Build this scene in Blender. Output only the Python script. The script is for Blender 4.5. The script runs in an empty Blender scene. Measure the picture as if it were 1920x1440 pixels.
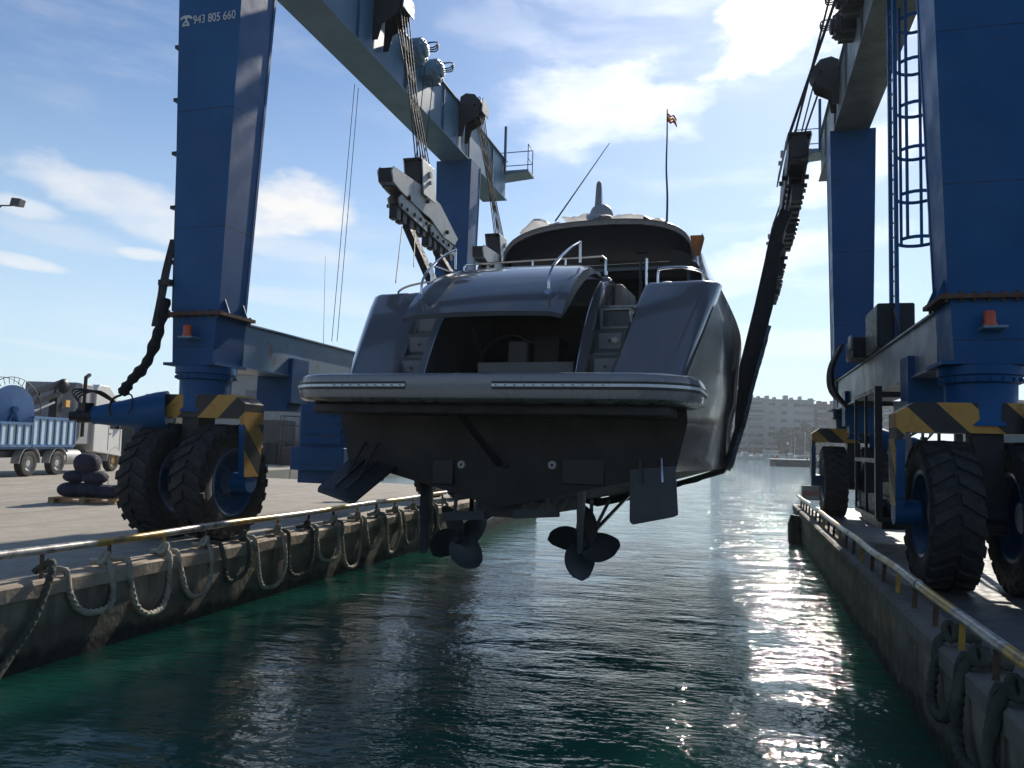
import bpy, math, random
from mathutils import Vector, Matrix, noise
R = math.radians
random.seed(7)
S = bpy.context.scene
# ---------------------------------------------------------------- camera
YAW, PITCH, ROLL, FPX, CAMZ = R(16.02), R(4.41), R(1.6), 1480.0, 2.7
cam = bpy.data.cameras.new('camera'); camo = bpy.data.objects.new('camera', cam)
S.collection.objects.link(camo); S.camera = camo
MR = Matrix.Rotation(YAW, 3, 'Z') @ Matrix.Rotation(R(90) + PITCH, 3, 'X') @ Matrix.Rotation(ROLL, 3, 'Z')
camo.matrix_world = Matrix.Translation((0, 0, CAMZ)) @ MR.to_4x4()
cam.sensor_width = 36; cam.lens = 36 * FPX / 1920; cam.clip_start = 0.05; cam.clip_end = 6000
HAZE = .00030
CO = Vector((0, 0, CAMZ))
# ---------------------------------------------------------------- exposure
S.view_settings.view_transform = 'Standard'; S.view_settings.look = 'None'
S.view_settings.exposure = 0.18; S.view_settings.gamma = 1
# ---------------------------------------------------------------- sun and sky
SUN_AZ, SUN_EL = R(5.0), R(33.0)          # azimuth from the slip direction (+Y) towards +X
sl = bpy.data.lights.new('sun', 'SUN'); so = bpy.data.objects.new('sun', sl); S.collection.objects.link(so)
sl.energy = 5.0; sl.angle = R(0.6); sl.color = (1.0, 0.93, 0.82)
sd = Vector((math.sin(SUN_AZ) * math.cos(SUN_EL), math.cos(SUN_AZ) * math.cos(SUN_EL), math.sin(SUN_EL)))
so.rotation_euler = sd.to_track_quat('Z', 'Y').to_euler()
W = bpy.data.worlds.new('World'); S.world = W; W.use_nodes = True


class NT:
    """tiny helper for node trees"""
    def __init__(s, t): s.t = t; s.n = t.nodes; s.l = t.links
    def node(s, typ, **k):
        n = s.n.new(typ)
        for a, b in k.items(): setattr(n, a, b)
        return n
    def put(s, sock, val):
        if isinstance(val, bpy.types.NodeSocket): s.l.new(val, sock)
        elif val is not None: sock.default_value = val
    def math(s, op, a, b=None, c=None, clamp=False):
        n = s.node('ShaderNodeMath', operation=op, use_clamp=clamp)
        s.put(n.inputs[0], a)
        if b is not None: s.put(n.inputs[1], b)
        if c is not None: s.put(n.inputs[2], c)
        return n.outputs[0]
    def vmath(s, op, a, b=None):
        n = s.node('ShaderNodeVectorMath', operation=op); s.put(n.inputs[0], a)
        if b is not None: s.put(n.inputs[1], b)
        return n.outputs[0]
    def noise(s, vec, scale, detail=4, rough=.55, out=0):
        n = s.node('ShaderNodeTexNoise'); s.put(n.inputs['Vector'], vec)
        n.inputs['Scale'].default_value = scale; n.inputs['Detail'].default_value = detail
        n.inputs['Roughness'].default_value = rough
        return n.outputs[out]
    def ramp(s, fac, lo, hi, a=0., b=1.):
        n = s.node('ShaderNodeMapRange', interpolation_type='SMOOTHSTEP')
        s.put(n.inputs[0], fac); n.inputs[1].default_value = lo; n.inputs[2].default_value = hi
        s.put(n.inputs[3], a); s.put(n.inputs[4], b)
        return n.outputs[0]
    def mix(s, fac, a, b, mode='MIX'):
        n = s.node('ShaderNodeMix', data_type='RGBA', blend_type=mode)
        s.put(n.inputs[0], fac)
        for i, v in ((6, a), (7, b)):
            if isinstance(v, tuple) and len(v) == 3: v = (*v, 1)
            s.put(n.inputs[i], v)
        return n.outputs[2]
    def comb(s, x, y, z=0.):
        n = s.node('ShaderNodeCombineXYZ'); s.put(n.inputs[0], x); s.put(n.inputs[1], y); s.put(n.inputs[2], z)
        return n.outputs[0]
    def sep(s, v):
        n = s.node('ShaderNodeSeparateXYZ'); s.l.new(v, n.inputs[0]); return n.outputs


def azel(px, py):
    """a pixel of the photograph as compass azimuth and elevation (only to note where the clouds stood)"""
    d = MR @ Vector(((px - 960) / FPX, (720 - py) / FPX, -1)); d.normalize()
    return math.atan2(d.x, d.y), math.asin(d.z)


def sky():
    n = NT(W.node_tree); bg = W.node_tree.nodes['Background']
    st = n.node('ShaderNodeTexSky', sky_type='NISHITA'); st.sun_disc = False
    st.sun_elevation = SUN_EL; st.sun_rotation = SUN_AZ
    st.air_density = 1.0; st.dust_density = 0.3; st.ozone_density = 1.6; st.altitude = 0
    tc = n.node('ShaderNodeTexCoord').outputs['Generated']
    d = n.vmath('NORMALIZE', tc); x, y, z = n.sep(d)
    az = n.math('ARCTAN2', x, y); el = n.math('ARCSINE', z)
    uv = n.comb(az, el)
    # turbulence that frays the cloud edges
    nz = n.noise(n.vmath('MULTIPLY', uv, (1.0, 2.2, 1)), 7, 9, .6, 1)
    w = n.vmath('SUBTRACT', nz, (.5, .5, .5))
    wx, wy, _ = n.sep(w)
    clouds = [  # px, py, rx, ry, tilt(deg, + = falls to the right), weight
        (1130, 195, 175, 66, 0, .72), (1260, 185, 90, 30, -4, .62), (1080, 255, 110, 40, -6, .6),
        (1500, 10, 150, 70, -30, 1.9), (1560, -60, 190, 120, 0, 1.9), (1420, 85, 90, 22, -28, .8),
        (1150, -10, 300, 34, 4, .30), (930, 50, 130, 40, 10, .25),
        (555, 385, 90, 44, 2, 1.5), (480, 400, 80, 34, 4, 1.1), (230, 368, 150, 36, 8, .95), (300, 420, 130, 30, 14, .9),
        (40, 385, 60, 16, 3, .9), (40, 490, 70, 12, 4, 1.), (265, 473, 60, 11, 3, 1.), (90, 430, 110, 22, 6, .4), (560, 465, 130, 24, 10, .55),
        (560, 560, 180, 20, 3, .4), (1420, 500, 260, 36, -14, .55), (1480, 640, 220, 30, 0, .5), (900, 540, 380, 26, 3, .25), (130, 655, 110, 8, 5, .35),
        (1620, 300, 170, 40, -20, .6)]
    tot = None
    for (px, py, rx, ry, tilt, wt) in clouds:
        a0, e0 = azel(px, py); t = R(-tilt)
        ax, ay = rx / FPX, ry / FPX
        dx = n.math('SUBTRACT', az, a0); dy = n.math('SUBTRACT', el, e0)
        u = n.math('ADD', n.math('MULTIPLY', dx, math.cos(t) / ax), n.math('MULTIPLY', dy, math.sin(t) / ax))
        v = n.math('ADD', n.math('MULTIPLY', dx, -math.sin(t) / ay), n.math('MULTIPLY', dy, math.cos(t) / ay))
        u = n.math('ADD', u, n.math('MULTIPLY', wx, 2.0)); v = n.math('ADD', v, n.math('MULTIPLY', wy, 2.6))
        r = n.math('ADD', n.math('MULTIPLY', u, u), n.math('MULTIPLY', v, v))
        m = n.ramp(r, 1.35, .1, 0., wt)
        tot = m if tot is None else n.math('MAXIMUM', tot, m)
    # thin high veil everywhere, more of it towards the sun and low down
    veil = n.noise(n.vmath('MULTIPLY', uv, (1.0, 4.5, 1)), 3.2, 8, .62)
    veil = n.ramp(veil, .46, .80, 0., .40)
    mott = n.noise(n.vmath('MULTIPLY', uv, (1.0, 2.0, 1)), 14, 6, .6)
    tot = n.math('MULTIPLY', n.math('ADD', tot, veil), n.ramp(mott, .25, .7, .62, 1.08))
    sdot = n.node('ShaderNodeVectorMath', operation='DOT_PRODUCT'); n.l.new(d, sdot.inputs[0]); sdot.inputs[1].default_value = sd
    glow = n.ramp(sdot.outputs['Value'], .86, 1.0, 0., 1.0)
    low = n.ramp(el, .48, -.02, 0., 1.)
    cb = n.math('ADD', n.math('MULTIPLY', glow, 8.0), 8.8)
    ccol = n.mix(1.0, (1.0, .985, .97), n.comb(cb, cb, cb), 'MULTIPLY')
    base = n.mix(n.math('MULTIPLY', low, .72), n.mix(1.0, st.outputs[0], (.80, .93, 1.08), 'MULTIPLY'), (6.3, 8.0, 9.1))
    base = n.mix(n.math('MULTIPLY', glow, .10), base, (8.5, 9.0, 9.6))
    col = n.mix(n.math('MINIMUM', n.math('MULTIPLY', tot, .66), .95), base, ccol)
    n.l.new(col, bg.inputs[0]); bg.inputs[1].default_value = 0.10


sky()
S.cycles.max_bounces = 6; S.cycles.glossy_bounces = 4; S.cycles.diffuse_bounces = 3; S.cycles.transparent_max_bounces = 6
S.cycles.sample_clamp_indirect = 6; S.cycles.caustics_reflective = False; S.cycles.caustics_refractive = False


# ---------------------------------------------------------------- surveying the place: where a sight line meets a plane
def ray(px, py): return MR @ Vector(((px - 960) / FPX, (720 - py) / FPX, -1))
def GX(px, py, X): d = ray(px, py); return CO + d * (X / d.x)
def GY(px, py, Y): d = ray(px, py); return CO + d * (Y / d.y)
def GZ(px, py, Z): d = ray(px, py); return CO + d * ((Z - CAMZ) / d.z)
FW = Vector((-math.sin(YAW), math.cos(YAW), 0)); RT = Vector((math.cos(YAW), math.sin(YAW), 0))
def GD(px, D, z): p = FW * D + RT * ((px - 960) / FPX * D); p.z = z; return p
def GDY(px, py, D):
    d = ray(px, py); return CO + d * (D / d.dot(FW))


# ---------------------------------------------------------------- materials
MATS = {}
def mat(name, col, rough=.5, metal=0., var=.12, vscale=3., spec=.5, coat=0., bump=0., bscale=20., fn=None, dirt=None, coatr=.04):
    """procedural paint/metal/cloth: colour varied by noise, optional dirt colour and bump"""
    m = bpy.data.materials.new(name); m.use_nodes = True; MATS[name] = m
    n = NT(m.node_tree); b = m.node_tree.nodes['Principled BSDF']
    pos = n.node('ShaderNodeNewGeometry').outputs['Position']
    c = tuple(col)
    nz = n.noise(pos, vscale, 6, .6)
    k = n.ramp(nz, .25, .75, 1 - var, 1 + var)
    out = n.mix(1.0, c, n.comb(k, k, k), 'MULTIPLY')
    if dirt:
        dc, amt, ds = dirt
        out = n.mix(n.ramp(n.noise(pos, ds, 8, .65), .62 - amt * .25, .75), out, dc)
    if fn: out = fn(n, pos, out) or out
    n.l.new(out, b.inputs['Base Color'])
    rr = n.ramp(n.noise(pos, vscale * 2.3, 5), .3, .7, max(rough * .8, .02), min(rough * 1.25, 1)); n.l.new(rr, b.inputs['Roughness'])
    b.inputs['Metallic'].default_value = metal; b.inputs['Specular IOR Level'].default_value = spec
    b.inputs['Coat Weight'].default_value = coat; b.inputs['Coat Roughness'].default_value = coatr
    if bump:
        bn = n.node('ShaderNodeBump'); bn.inputs['Strength'].default_value = 1; bn.inputs['Distance'].default_value = bump
        n.l.new(n.noise(pos, bscale, 6, .6), bn.inputs['Height']); n.l.new(bn.outputs[0], b.inputs['Normal'])
    return m


def streaks(col, amt, sx=3., lo=.5, hi=.72):
    def fn(n, pos, out):
        v = n.vmath('MULTIPLY', pos, (sx, sx, .35))
        return n.mix(n.math('MULTIPLY', n.ramp(n.noise(v, 1.6, 7, .65), lo, hi), amt), out, col)
    return fn


def blue_wear(n, pos, out):
    st = n.ramp(n.noise(n.vmath('MULTIPLY', pos, (3, 3, .35)), 1.6, 7, .65), .50, .74, 0, .35)
    out = n.mix(st, out, (.012, .085, .19))
    fade = n.ramp(n.noise(pos, .5, 5, .6), .42, .70, 0, .45); out = n.mix(fade, out, (.004, .095, .25))
    run = n.ramp(n.noise(n.vmath('MULTIPLY', pos, (9, 9, .5)), 1.1, 6, .7), .66, .74, 0, .5); out = n.mix(run, out, (.03, .03, .035))
    z = n.sep(pos)[2]; seam = n.math('GREATER_THAN', n.math('ABSOLUTE', n.math('SUBTRACT', n.math('FRACT', n.math('MULTIPLY', z, .47)), .5)), .4945)
    out = n.mix(n.math('MULTIPLY', seam, n.ramp(n.noise(pos, 4, 5), .35, .6, .2, .75)), out, (.008, .02, .045))
    scuff = n.ramp(n.noise(n.vmath('MULTIPLY', pos, (1, 1, 2.4)), 6.5, 8, .7), .60, .68, 0, .35); out = n.mix(scuff, out, (.04, .10, .17))
    chip = n.ramp(n.noise(pos, 3.1, 10, .75), .635, .665, 0, .85)
    return n.mix(chip, out, (.09, .045, .02))


blue = mat('blue_paint', (.001, .072, .215), .50, 0, .14, .8, spec=.35, bump=.0015, bscale=3, fn=blue_wear)
pale_blue = mat('weathered_blue_paint', (.12, .22, .30), .5, 0, .12, 1.2, coat=.9, coatr=.5, fn=streaks((.16, .22, .26), .6), dirt=((.16, .07, .03), .12, 2.0))
rust = mat('rusty_flange', (.10, .055, .035), .8, 0, .35, 9, bump=.004)
grease = mat('greasy_steel', (.018, .019, .022), .5, .3, .3, 5, bump=.002, bscale=30)
palesteel = mat('pale_grey_steel_paint', (.42, .42, .40), .5, 0, .12, 4, dirt=((.08, .06, .05), .25, 3.))
cablem = mat('steel_wire_rope', (.014, .014, .015), .7, .0, .2, 20)
rubber = mat('tyre_rubber', (.022, .021, .021), .75, 0, .3, 6, dirt=((.06, .052, .042), .3, 3.), bump=.004, bscale=30)
rimblue = mat('blue_rim_paint', (.02, .07, .16), .35, 0, .2, 4)
cream = mat('cream_paint', (.55, .45, .24), .5, 0, .1, 3)
orange = mat('orange_lens', (.55, .08, .02), .35, 0, .1)
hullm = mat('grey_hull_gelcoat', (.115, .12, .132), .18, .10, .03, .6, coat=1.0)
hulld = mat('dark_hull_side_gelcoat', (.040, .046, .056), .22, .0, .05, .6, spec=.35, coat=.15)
antif = mat('black_antifouling', (.022, .020, .020), .55, 0, .25, 1.5, dirt=((.045, .035, .028), .3, 1.2))
platm = mat('grey_platform_gelcoat', (.20, .20, .21), .28, .1, .05, 1.2, coat=.5)
inner = mat('grey_stair_panel', (.17, .17, .185), .45, 0, .08, 2)
darkin = mat('dark_interior', (.03, .03, .034), .6, 0, .2, 2)
chrome = mat('polished_stainless', (.60, .60, .62), .12, 1.0, .04, 4)
glassd = mat('dark_tinted_glass', (.010, .012, .017), .16, 0, .1, 1, spec=.35)
whitewrap = mat('white_plastic_wrap', (.75, .74, .72), .4, 0, .08, 3, bump=.03, bscale=6)
teak = mat('tan_vinyl', (.25, .21, .17), .6, 0, .15, 3)
bronze = mat('dark_coated_bronze', (.055, .06, .068), .45, .4, .15, 3)
strap = mat('black_webbing', (.016, .018, .022), .75, 0, .25, 8, spec=.2, bump=.003, bscale=60)
sleeve = mat('blue_black_plastic_sleeve', (.03, .06, .10), .28, 0, .3, 5, bump=.02, bscale=9)
black = mat('black_paint', (.012, .013, .016), .4, 0, .1)
ropem = mat('weathered_mooring_rope', (.34, .31, .24), .85, 0, .35, 3, bump=.01, bscale=60, dirt=((.08, .08, .06), .4, 2.2))
ropeg = mat('algae_covered_rope', (.060, .066, .048), .9, 0, .4, 4, bump=.015, bscale=50)
whitep = mat('white_truck_paint', (.66, .64, .60), .4, 0, .06, 2)
lampm = mat('grey_lamp_housing', (.08, .08, .085), .5, 0, .1)
wood = mat('pallet_wood', (.42, .27, .13), .75, 0, .25, 6)
fenderm = mat('navy_fender_cloth', (.022, .024, .045), .85, 0, .2, 6, bump=.006, bscale=40)
flagr = mat('red_flag_cloth', (.30, .05, .03), .8); flagy = mat('yellow_flag_cloth', (.6, .38, .04), .8)
card = mat('brown_cardboard', (.33, .18, .07), .8, 0, .2, 5)


def dirpaint(name, vec, k, off=0.):
    """yellow and black hazard stripes across a direction"""
    def fn(n, pos, out):
        dp = n.node('ShaderNodeVectorMath', operation='DOT_PRODUCT'); n.l.new(pos, dp.inputs[0]); dp.inputs[1].default_value = vec
        f = n.math('FRACT', n.math('ADD', n.math('MULTIPLY', dp.outputs['Value'], k), off))
        s = n.math('GREATER_THAN', f, .5)
        dirty = n.ramp(n.noise(pos, 5, 7, .65), .5, .7)
        y = n.mix(dirty, (.52, .27, .05), (.30, .16, .05))
        return n.mix(s, (.018, .018, .018), y)
    return mat(name, (1, 1, 1), .5, fn=fn)


def concrete(name, col, joints=0, wet=False, rough=.85):
    def fn(n, pos, out):
        x, y, z = n.sep(pos)
        big = n.ramp(n.noise(pos, .25, 6, .6), .35, .65)
        out = n.mix(n.math('MULTIPLY', big, .35), out, tuple(c * .62 for c in col))
        spots = n.ramp(n.noise(pos, 1.3, 9, .7), .60, .70)
        out = n.mix(n.math('MULTIPLY', spots, .5), out, tuple(c * .4 for c in col))
        if joints:
            trk = n.ramp(n.noise(n.vmath('MULTIPLY', pos, (1.3, .07, 1)), 1.1, 6, .6), .52, .68)
            out = n.mix(n.math('MULTIPLY', trk, .38), out, tuple(c * .45 for c in col))
            oil = n.ramp(n.noise(pos, .55, 10, .75), .66, .72)
            out = n.mix(n.math('MULTIPLY', oil, .6), out, (.05, .045, .04))
            fx = n.math('ABSOLUTE', n.math('SUBTRACT', n.math('FRACT', n.math('MULTIPLY', x, 1 / joints)), .5))
            fy = n.math('ABSOLUTE', n.math('SUBTRACT', n.math('FRACT', n.math('MULTIPLY', y, 1 / joints)), .5))
            j = n.math('MAXIMUM', n.math('GREATER_THAN', fx, .4975), n.math('GREATER_THAN', fy, .4975))
            out = n.mix(n.math('MULTIPLY', j, .7), out, (.05, .045, .04))
        if wet:
            st = n.noise(n.vmath('MULTIPLY', pos, (1, 1, .25)), 1.5, 8, .65)
            rs = n.ramp(n.noise(n.vmath('MULTIPLY', pos, (1, 1, .12)), 1.3, 6, .6), .56, .66)
            out = n.mix(n.math('MULTIPLY', rs, .75), out, (.20, .085, .035))
            out = n.mix(n.math('MULTIPLY', n.ramp(st, .42, .62), .75), out, (.055, .052, .042))
            edge = n.math('ADD', z, n.math('MULTIPLY', n.math('SUBTRACT', n.noise(pos, 1.4, 8, .65), .5), .55))
            out = n.mix(n.ramp(edge, .62, .40, 0., .75), out, (.060, .056, .042))
            out = n.mix(n.ramp(edge, .24, .12), out, (.012, .014, .010))
        return out
    m = mat(name, col, rough, 0, .14, 2.5, fn=fn, bump=.012, bscale=9)
    return m


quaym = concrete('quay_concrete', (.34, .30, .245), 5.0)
quaym2 = concrete('dark_quay_concrete', (.10, .095, .09), 5.0, rough=.6)  # quay concrete in a darker, smoother tone
wallm = concrete('stained_sea_wall', (.26, .225, .17), 0, True)
copingm = concrete('worn_coping_concrete', (.34, .27, .20)); coping_shade = concrete('shade_toned_coping_concrete', (.17, .15, .125))  # second one is the right coping, its shade put into a darker colour


def pipe_fn(n, pos, out):
    x, y, z = n.sep(pos)
    f = n.math('GREATER_THAN', n.math('FRACT', n.math('MULTIPLY', y, .36)), .45)
    worn = n.ramp(n.noise(pos, 6, 8, .7), .44, .62)
    c = n.mix(f, (.52, .33, .07), (.46, .44, .40))
    return n.mix(n.math('MULTIPLY', worn, .8), c, (.13, .12, .11))
railm = mat('worn_yellow_and_white_pipe', (1, 1, 1), .35, .2, fn=pipe_fn)
posty = mat('yellow_post_paint', (.45, .27, .04), .5, 0, .2, 8, dirt=((.08, .05, .03), .5, 6.))


def water_material():
    m = bpy.data.materials.new('harbour_water'); m.use_nodes = True
    n = NT(m.node_tree); b = m.node_tree.nodes['Principled BSDF']
    pos = n.node('ShaderNodeNewGeometry').outputs['Position']
    b.inputs['Base Color'].default_value = (.008, .062, .048, 1); b.subsurface_method = 'BURLEY'; b.inputs['Subsurface Weight'].default_value = 1.0; b.inputs['Subsurface Radius'].default_value = (1, 1, 1); b.inputs['Subsurface Scale'].default_value = 5.0
    b.inputs['Roughness'].default_value = .035; b.inputs['IOR'].default_value = 1.333
    rot = n.node('ShaderNodeVectorRotate', rotation_type='Z_AXIS'); n.l.new(pos, rot.inputs['Vector']); rot.inputs['Angle'].default_value = -R(8)
    p = rot.outputs[0]
    a = n.noise(n.vmath('MULTIPLY', p, (.55, 1.5, 1)), 1.1, 3, .5)
    bb = n.noise(n.vmath('MULTIPLY', p, (.8, 1.9, 1)), 4.2, 4, .55)
    cc = n.noise(n.vmath('MULTIPLY', p, (.8, 1.5, 1)), 10, 2, .5)
    patch = n.math('MULTIPLY', n.ramp(n.noise(n.vmath('MULTIPLY', pos, (1, .8, 1)), .55, 5, .6), .36, .64, .28, 1.2), n.ramp(n.sep(pos)[0], -6, 0, .6, 1.15))
    h = n.math('ADD', n.math('MULTIPLY', a, .065), n.math('MULTIPLY', n.math('MULTIPLY', bb, patch), .026))
    h = n.math('ADD', h, n.math('MULTIPLY', n.math('MULTIPLY', cc, patch), .016))
    bn = n.node('ShaderNodeBump'); bn.inputs['Strength'].default_value = 1.0; bn.inputs['Distance'].default_value = 1.0
    n.l.new(h, bn.inputs['Height']); n.l.new(bn.outputs[0], b.inputs['Normal'])
    return m
waterm = water_material()


# ---------------------------------------------------------------- mesh building
class MB:
    def __init__(s): s.v = []; s.f = []; s.m = []
    def add(s, vs, fs, m=0):
        o = len(s.v); s.v += [Vector(q) for q in vs]
        for f in fs: s.f.append([i + o for i in f]); s.m.append(m)
        return s
    def box(s, x0, x1, y0, y1, z0, z1, m=0):
        return s.add([(x, y, z) for x in (x0, x1) for y in (y0, y1) for z in (z0, z1)],
                     [(0, 1, 3, 2), (4, 6, 7, 5), (0, 4, 5, 1), (2, 3, 7, 6), (0, 2, 6, 4), (1, 5, 7, 3)], m)
    def obox(s, p, q, w, h, up=(0, 0, 1), m=0):
        """bar of section w x h from p to q"""
        p, q = Vector(p), Vector(q); d = (q - p).normalized(); u = Vector(up)
        sd_ = d.cross(u)
        if sd_.length < 1e-4: sd_ = d.cross(Vector((1, 0, 0)))
        sd_.normalize(); u = sd_.cross(d).normalized()
        vs = [e + sd_ * (a * w / 2) + u * (b * h / 2) for e in (p, q) for a in (-1, 1) for b in (-1, 1)]
        return s.add(vs, [(0, 1, 3, 2), (4, 6, 7, 5), (0, 4, 5, 1), (2, 3, 7, 6), (0, 2, 6, 4), (1, 5, 7, 3)], m)
    def loft(s, rings, caps=True, closed=True, m=0):
        n = len(rings[0]); vs = [q for r in rings for q in r]; fs = []
        for i in range(len(rings) - 1):
            for j in range(n if closed else n - 1):
                k = (j + 1) % n; fs.append((i * n + j, i * n + k, (i + 1) * n + k, (i + 1) * n + j))
        if caps and closed: fs += [tuple(reversed(range(n))), tuple(range((len(rings) - 1) * n, len(rings) * n))]
        return s.add(vs, fs, m)
    def prism(s, poly, off, m=0):
        off = Vector(off); a = [Vector(q) for q in poly]; return s.loft([a, [q + off for q in a]], m=m)
    def tube(s, pts, r, n=8, m=0, closed=False, rf=None):
        pts = [Vector(q) for q in pts]; rings = []; u = None; L = 0
        for i, q in enumerate(pts):
            d = (pts[min(i + 1, len(pts) - 1)] - pts[max(i - 1, 0)])
            if closed: d = pts[(i + 1) % len(pts)] - pts[i - 1]
            d.normalize()
            if u is None: u = d.orthogonal().normalized()
            u = (u - d * u.dot(d))
            if u.length < 1e-5: u = d.orthogonal()
            u.normalize(); w = d.cross(u)
            if i: L += (pts[i] - pts[i - 1]).length
            rr = r if not callable(r) else r(i / (len(pts) - 1))
            ring = []
            for k in range(n):
                t = 2 * math.pi * k / n; q2 = rr * (rf(t, L) if rf else 1)
                ring.append(q + u * math.cos(t) * q2 + w * math.sin(t) * q2)
            rings.append(ring)
        if closed: rings.append(rings[0])
        return s.loft(rings, caps=not closed, m=m)
    def lathe(s, prof, c, ax=(0, 0, 1), n=24, m=0, rx=1., caps=False):
        """prof: (radius, distance along the axis)"""
        ax = Vector(ax).normalized(); u = ax.orthogonal().normalized()
        if abs(ax.x) > .9: u = Vector((0, 1, 0))
        if abs(ax.z) > .9: u = Vector((1, 0, 0))
        w = ax.cross(u); c = Vector(c)
        rings = [[c + ax * h + (u * math.cos(2 * math.pi * k / n) * rx + w * math.sin(2 * math.pi * k / n)) * max(r, 1e-4) for k in range(n)] for r, h in prof]
        return s.loft(rings, caps=caps, m=m)
    def cyl(s, p, q, r, n=16, m=0):
        p, q = Vector(p), Vector(q); return s.lathe([(r, 0), (r, (q - p).length)], p, q - p, n, m, caps=True)
    def ball(s, c, rx, ry, rz, n=16, k=10, m=0, wob=0.):
        rings = []
        for i in range(k + 1):
            t = math.pi * i / k; rings.append([])
            for j in range(n):
                a = 2 * math.pi * j / n
                d = Vector((math.sin(t) * math.cos(a), math.sin(t) * math.sin(a), math.cos(t)))
                q = 1 + (noise.noise(d * 2.3 + Vector(c)) * wob if wob else 0)
                rings[-1].append(Vector(c) + Vector((d.x * rx, d.y * ry, d.z * rz)) * q)
        return s.loft(rings, caps=False, m=m)
    def build(s, name, mats, parent=None, bevel=0., smooth=True, world=True, link=True, seg=2):
        me = bpy.data.meshes.new(name); org = parent_origin(parent) if world else Vector()
        vs = [(q - org) for q in s.v]
        if world and parent is not None and parent_rot(parent):
            mi = Matrix.Rotation(-parent_rot(parent), 3, 'Z'); vs = [mi @ q for q in vs]
        me.from_pydata(vs, [], s.f)
        if not isinstance(mats, (list, tuple)): mats = [mats]
        for q in mats: me.materials.append(q)
        for p, i in zip(me.polygons, s.m): p.material_index = i
        import bmesh
        bm = bmesh.new(); bm.from_mesh(me); bmesh.ops.remove_doubles(bm, verts=bm.verts, dist=1e-5)
        bmesh.ops.recalc_face_normals(bm, faces=bm.faces); bm.to_mesh(me); bm.free()
        if smooth:
            me.shade_smooth(); me.set_sharp_from_angle(angle=R(34))
        o = bpy.data.objects.new(name, me); S.collection.objects.link(o)
        if parent is not None: o.parent = parent
        if bevel:
            b = o.modifiers.new('bevel', 'BEVEL'); b.width = bevel; b.segments = seg; b.limit_method = 'ANGLE'; b.angle_limit = R(40)
        return o


ORG = {}
def parent_origin(p):
    if p is None: return Vector()
    while p.parent is not None: p = p.parent
    return Vector(p.location)
def parent_rot(p):
    while p.parent is not None: p = p.parent
    return p.rotation_euler[2]


def tag(o, label, cat, group=None):
    o['label'] = label; o['category'] = cat
    if group: o['group'] = group
    return o
def thing(name, loc, label, cat, group=None, rz=0.):
    o = bpy.data.objects.new(name, None); S.collection.objects.link(o)
    o.location = loc; o.rotation_euler[2] = rz; o.empty_display_size = .3
    return tag(o, label, cat, group)
def struct(o, kind='structure'): o['kind'] = kind; return o
def copy_tree(o, parent=None):
    c = o.copy(); S.collection.objects.link(c); c.parent = parent
    for ch in o.children: copy_tree(ch, c)
    return c


def cr(pts, t):
    """smooth interpolation through (t, value) pairs"""
    if t <= pts[0][0]: return pts[0][1]
    if t >= pts[-1][0]: return pts[-1][1]
    for i in range(len(pts) - 1):
        if pts[i][0] <= t <= pts[i + 1][0]:
            a, b = pts[i], pts[i + 1]; h = b[0] - a[0]; k = (t - a[0]) / h
            m0 = (b[1] - pts[i - 1][1]) / (b[0] - pts[i - 1][0]) if i else (b[1] - a[1]) / h
            m1 = (pts[i + 2][1] - a[1]) / (pts[i + 2][0] - a[0]) if i + 2 < len(pts) else (b[1] - a[1]) / h
            k2, k3 = k * k, k * k * k
            return (2 * k3 - 3 * k2 + 1) * a[1] + (k3 - 2 * k2 + k) * h * m0 + (-2 * k3 + 3 * k2) * b[1] + (k3 - k2) * h * m1
def spline(pts, n):
    pts = [Vector(q) for q in pts]; m = len(pts) - 1; out = []
    comp = [[(i, q[c]) for i, q in enumerate(pts)] for c in range(3)]
    return [Vector((cr(comp[0], t * m / n), cr(comp[1], t * m / n), cr(comp[2], t * m / n))) for t in range(n + 1)]


def make_translucent(m, k, col):
    """thin sheet that lets back light through"""
    t = m.node_tree; n = NT(t); out = t.nodes['Material Output']; tr = n.node('ShaderNodeBsdfTranslucent'); tr.inputs[0].default_value = (*col, 1)
    mx = n.node('ShaderNodeMixShader'); mx.inputs[0].default_value = k; t.links.new(t.nodes['Principled BSDF'].outputs[0], mx.inputs[1]); t.links.new(tr.outputs[0], mx.inputs[2]); t.links.new(mx.outputs[0], out.inputs[0])
make_translucent(whitewrap, .5, (.8, .78, .74)); make_translucent(card, .35, (.5, .25, .08)); make_translucent(flagr, .5, (.5, .06, .03)); make_translucent(flagy, .5, (.6, .4, .05))


# ================================================================ THE SETTING
XL, XR, ZG = -7.72, 1.81, .93
o = MB().add([(-1500, -290, 0), (1500, -290, 0), (1500, 1450, 0), (-1500, 1450, 0)], [(0, 1, 2, 3)]).build('water', waterm, smooth=False); struct(o)
def slab(name, poly, z, m, z0=-1.5):
    return struct(MB().prism([(x, y, z0) for x, y in poly], (0, 0, z - z0)).build(name, m, smooth=False))
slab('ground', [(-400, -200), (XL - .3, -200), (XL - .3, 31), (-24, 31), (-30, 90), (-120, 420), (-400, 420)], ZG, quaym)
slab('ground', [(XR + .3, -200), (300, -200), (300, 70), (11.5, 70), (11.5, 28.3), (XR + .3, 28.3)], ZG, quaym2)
slab('ground', [(XL - .29, -200), (XR + .29, -200), (XR + .29, -1.2), (XL - .29, -1.2)], ZG - .01, quaym)
hillm = mat('distant_hillside', (.05, .075, .07), .9, 0, .3, .01)
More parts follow.
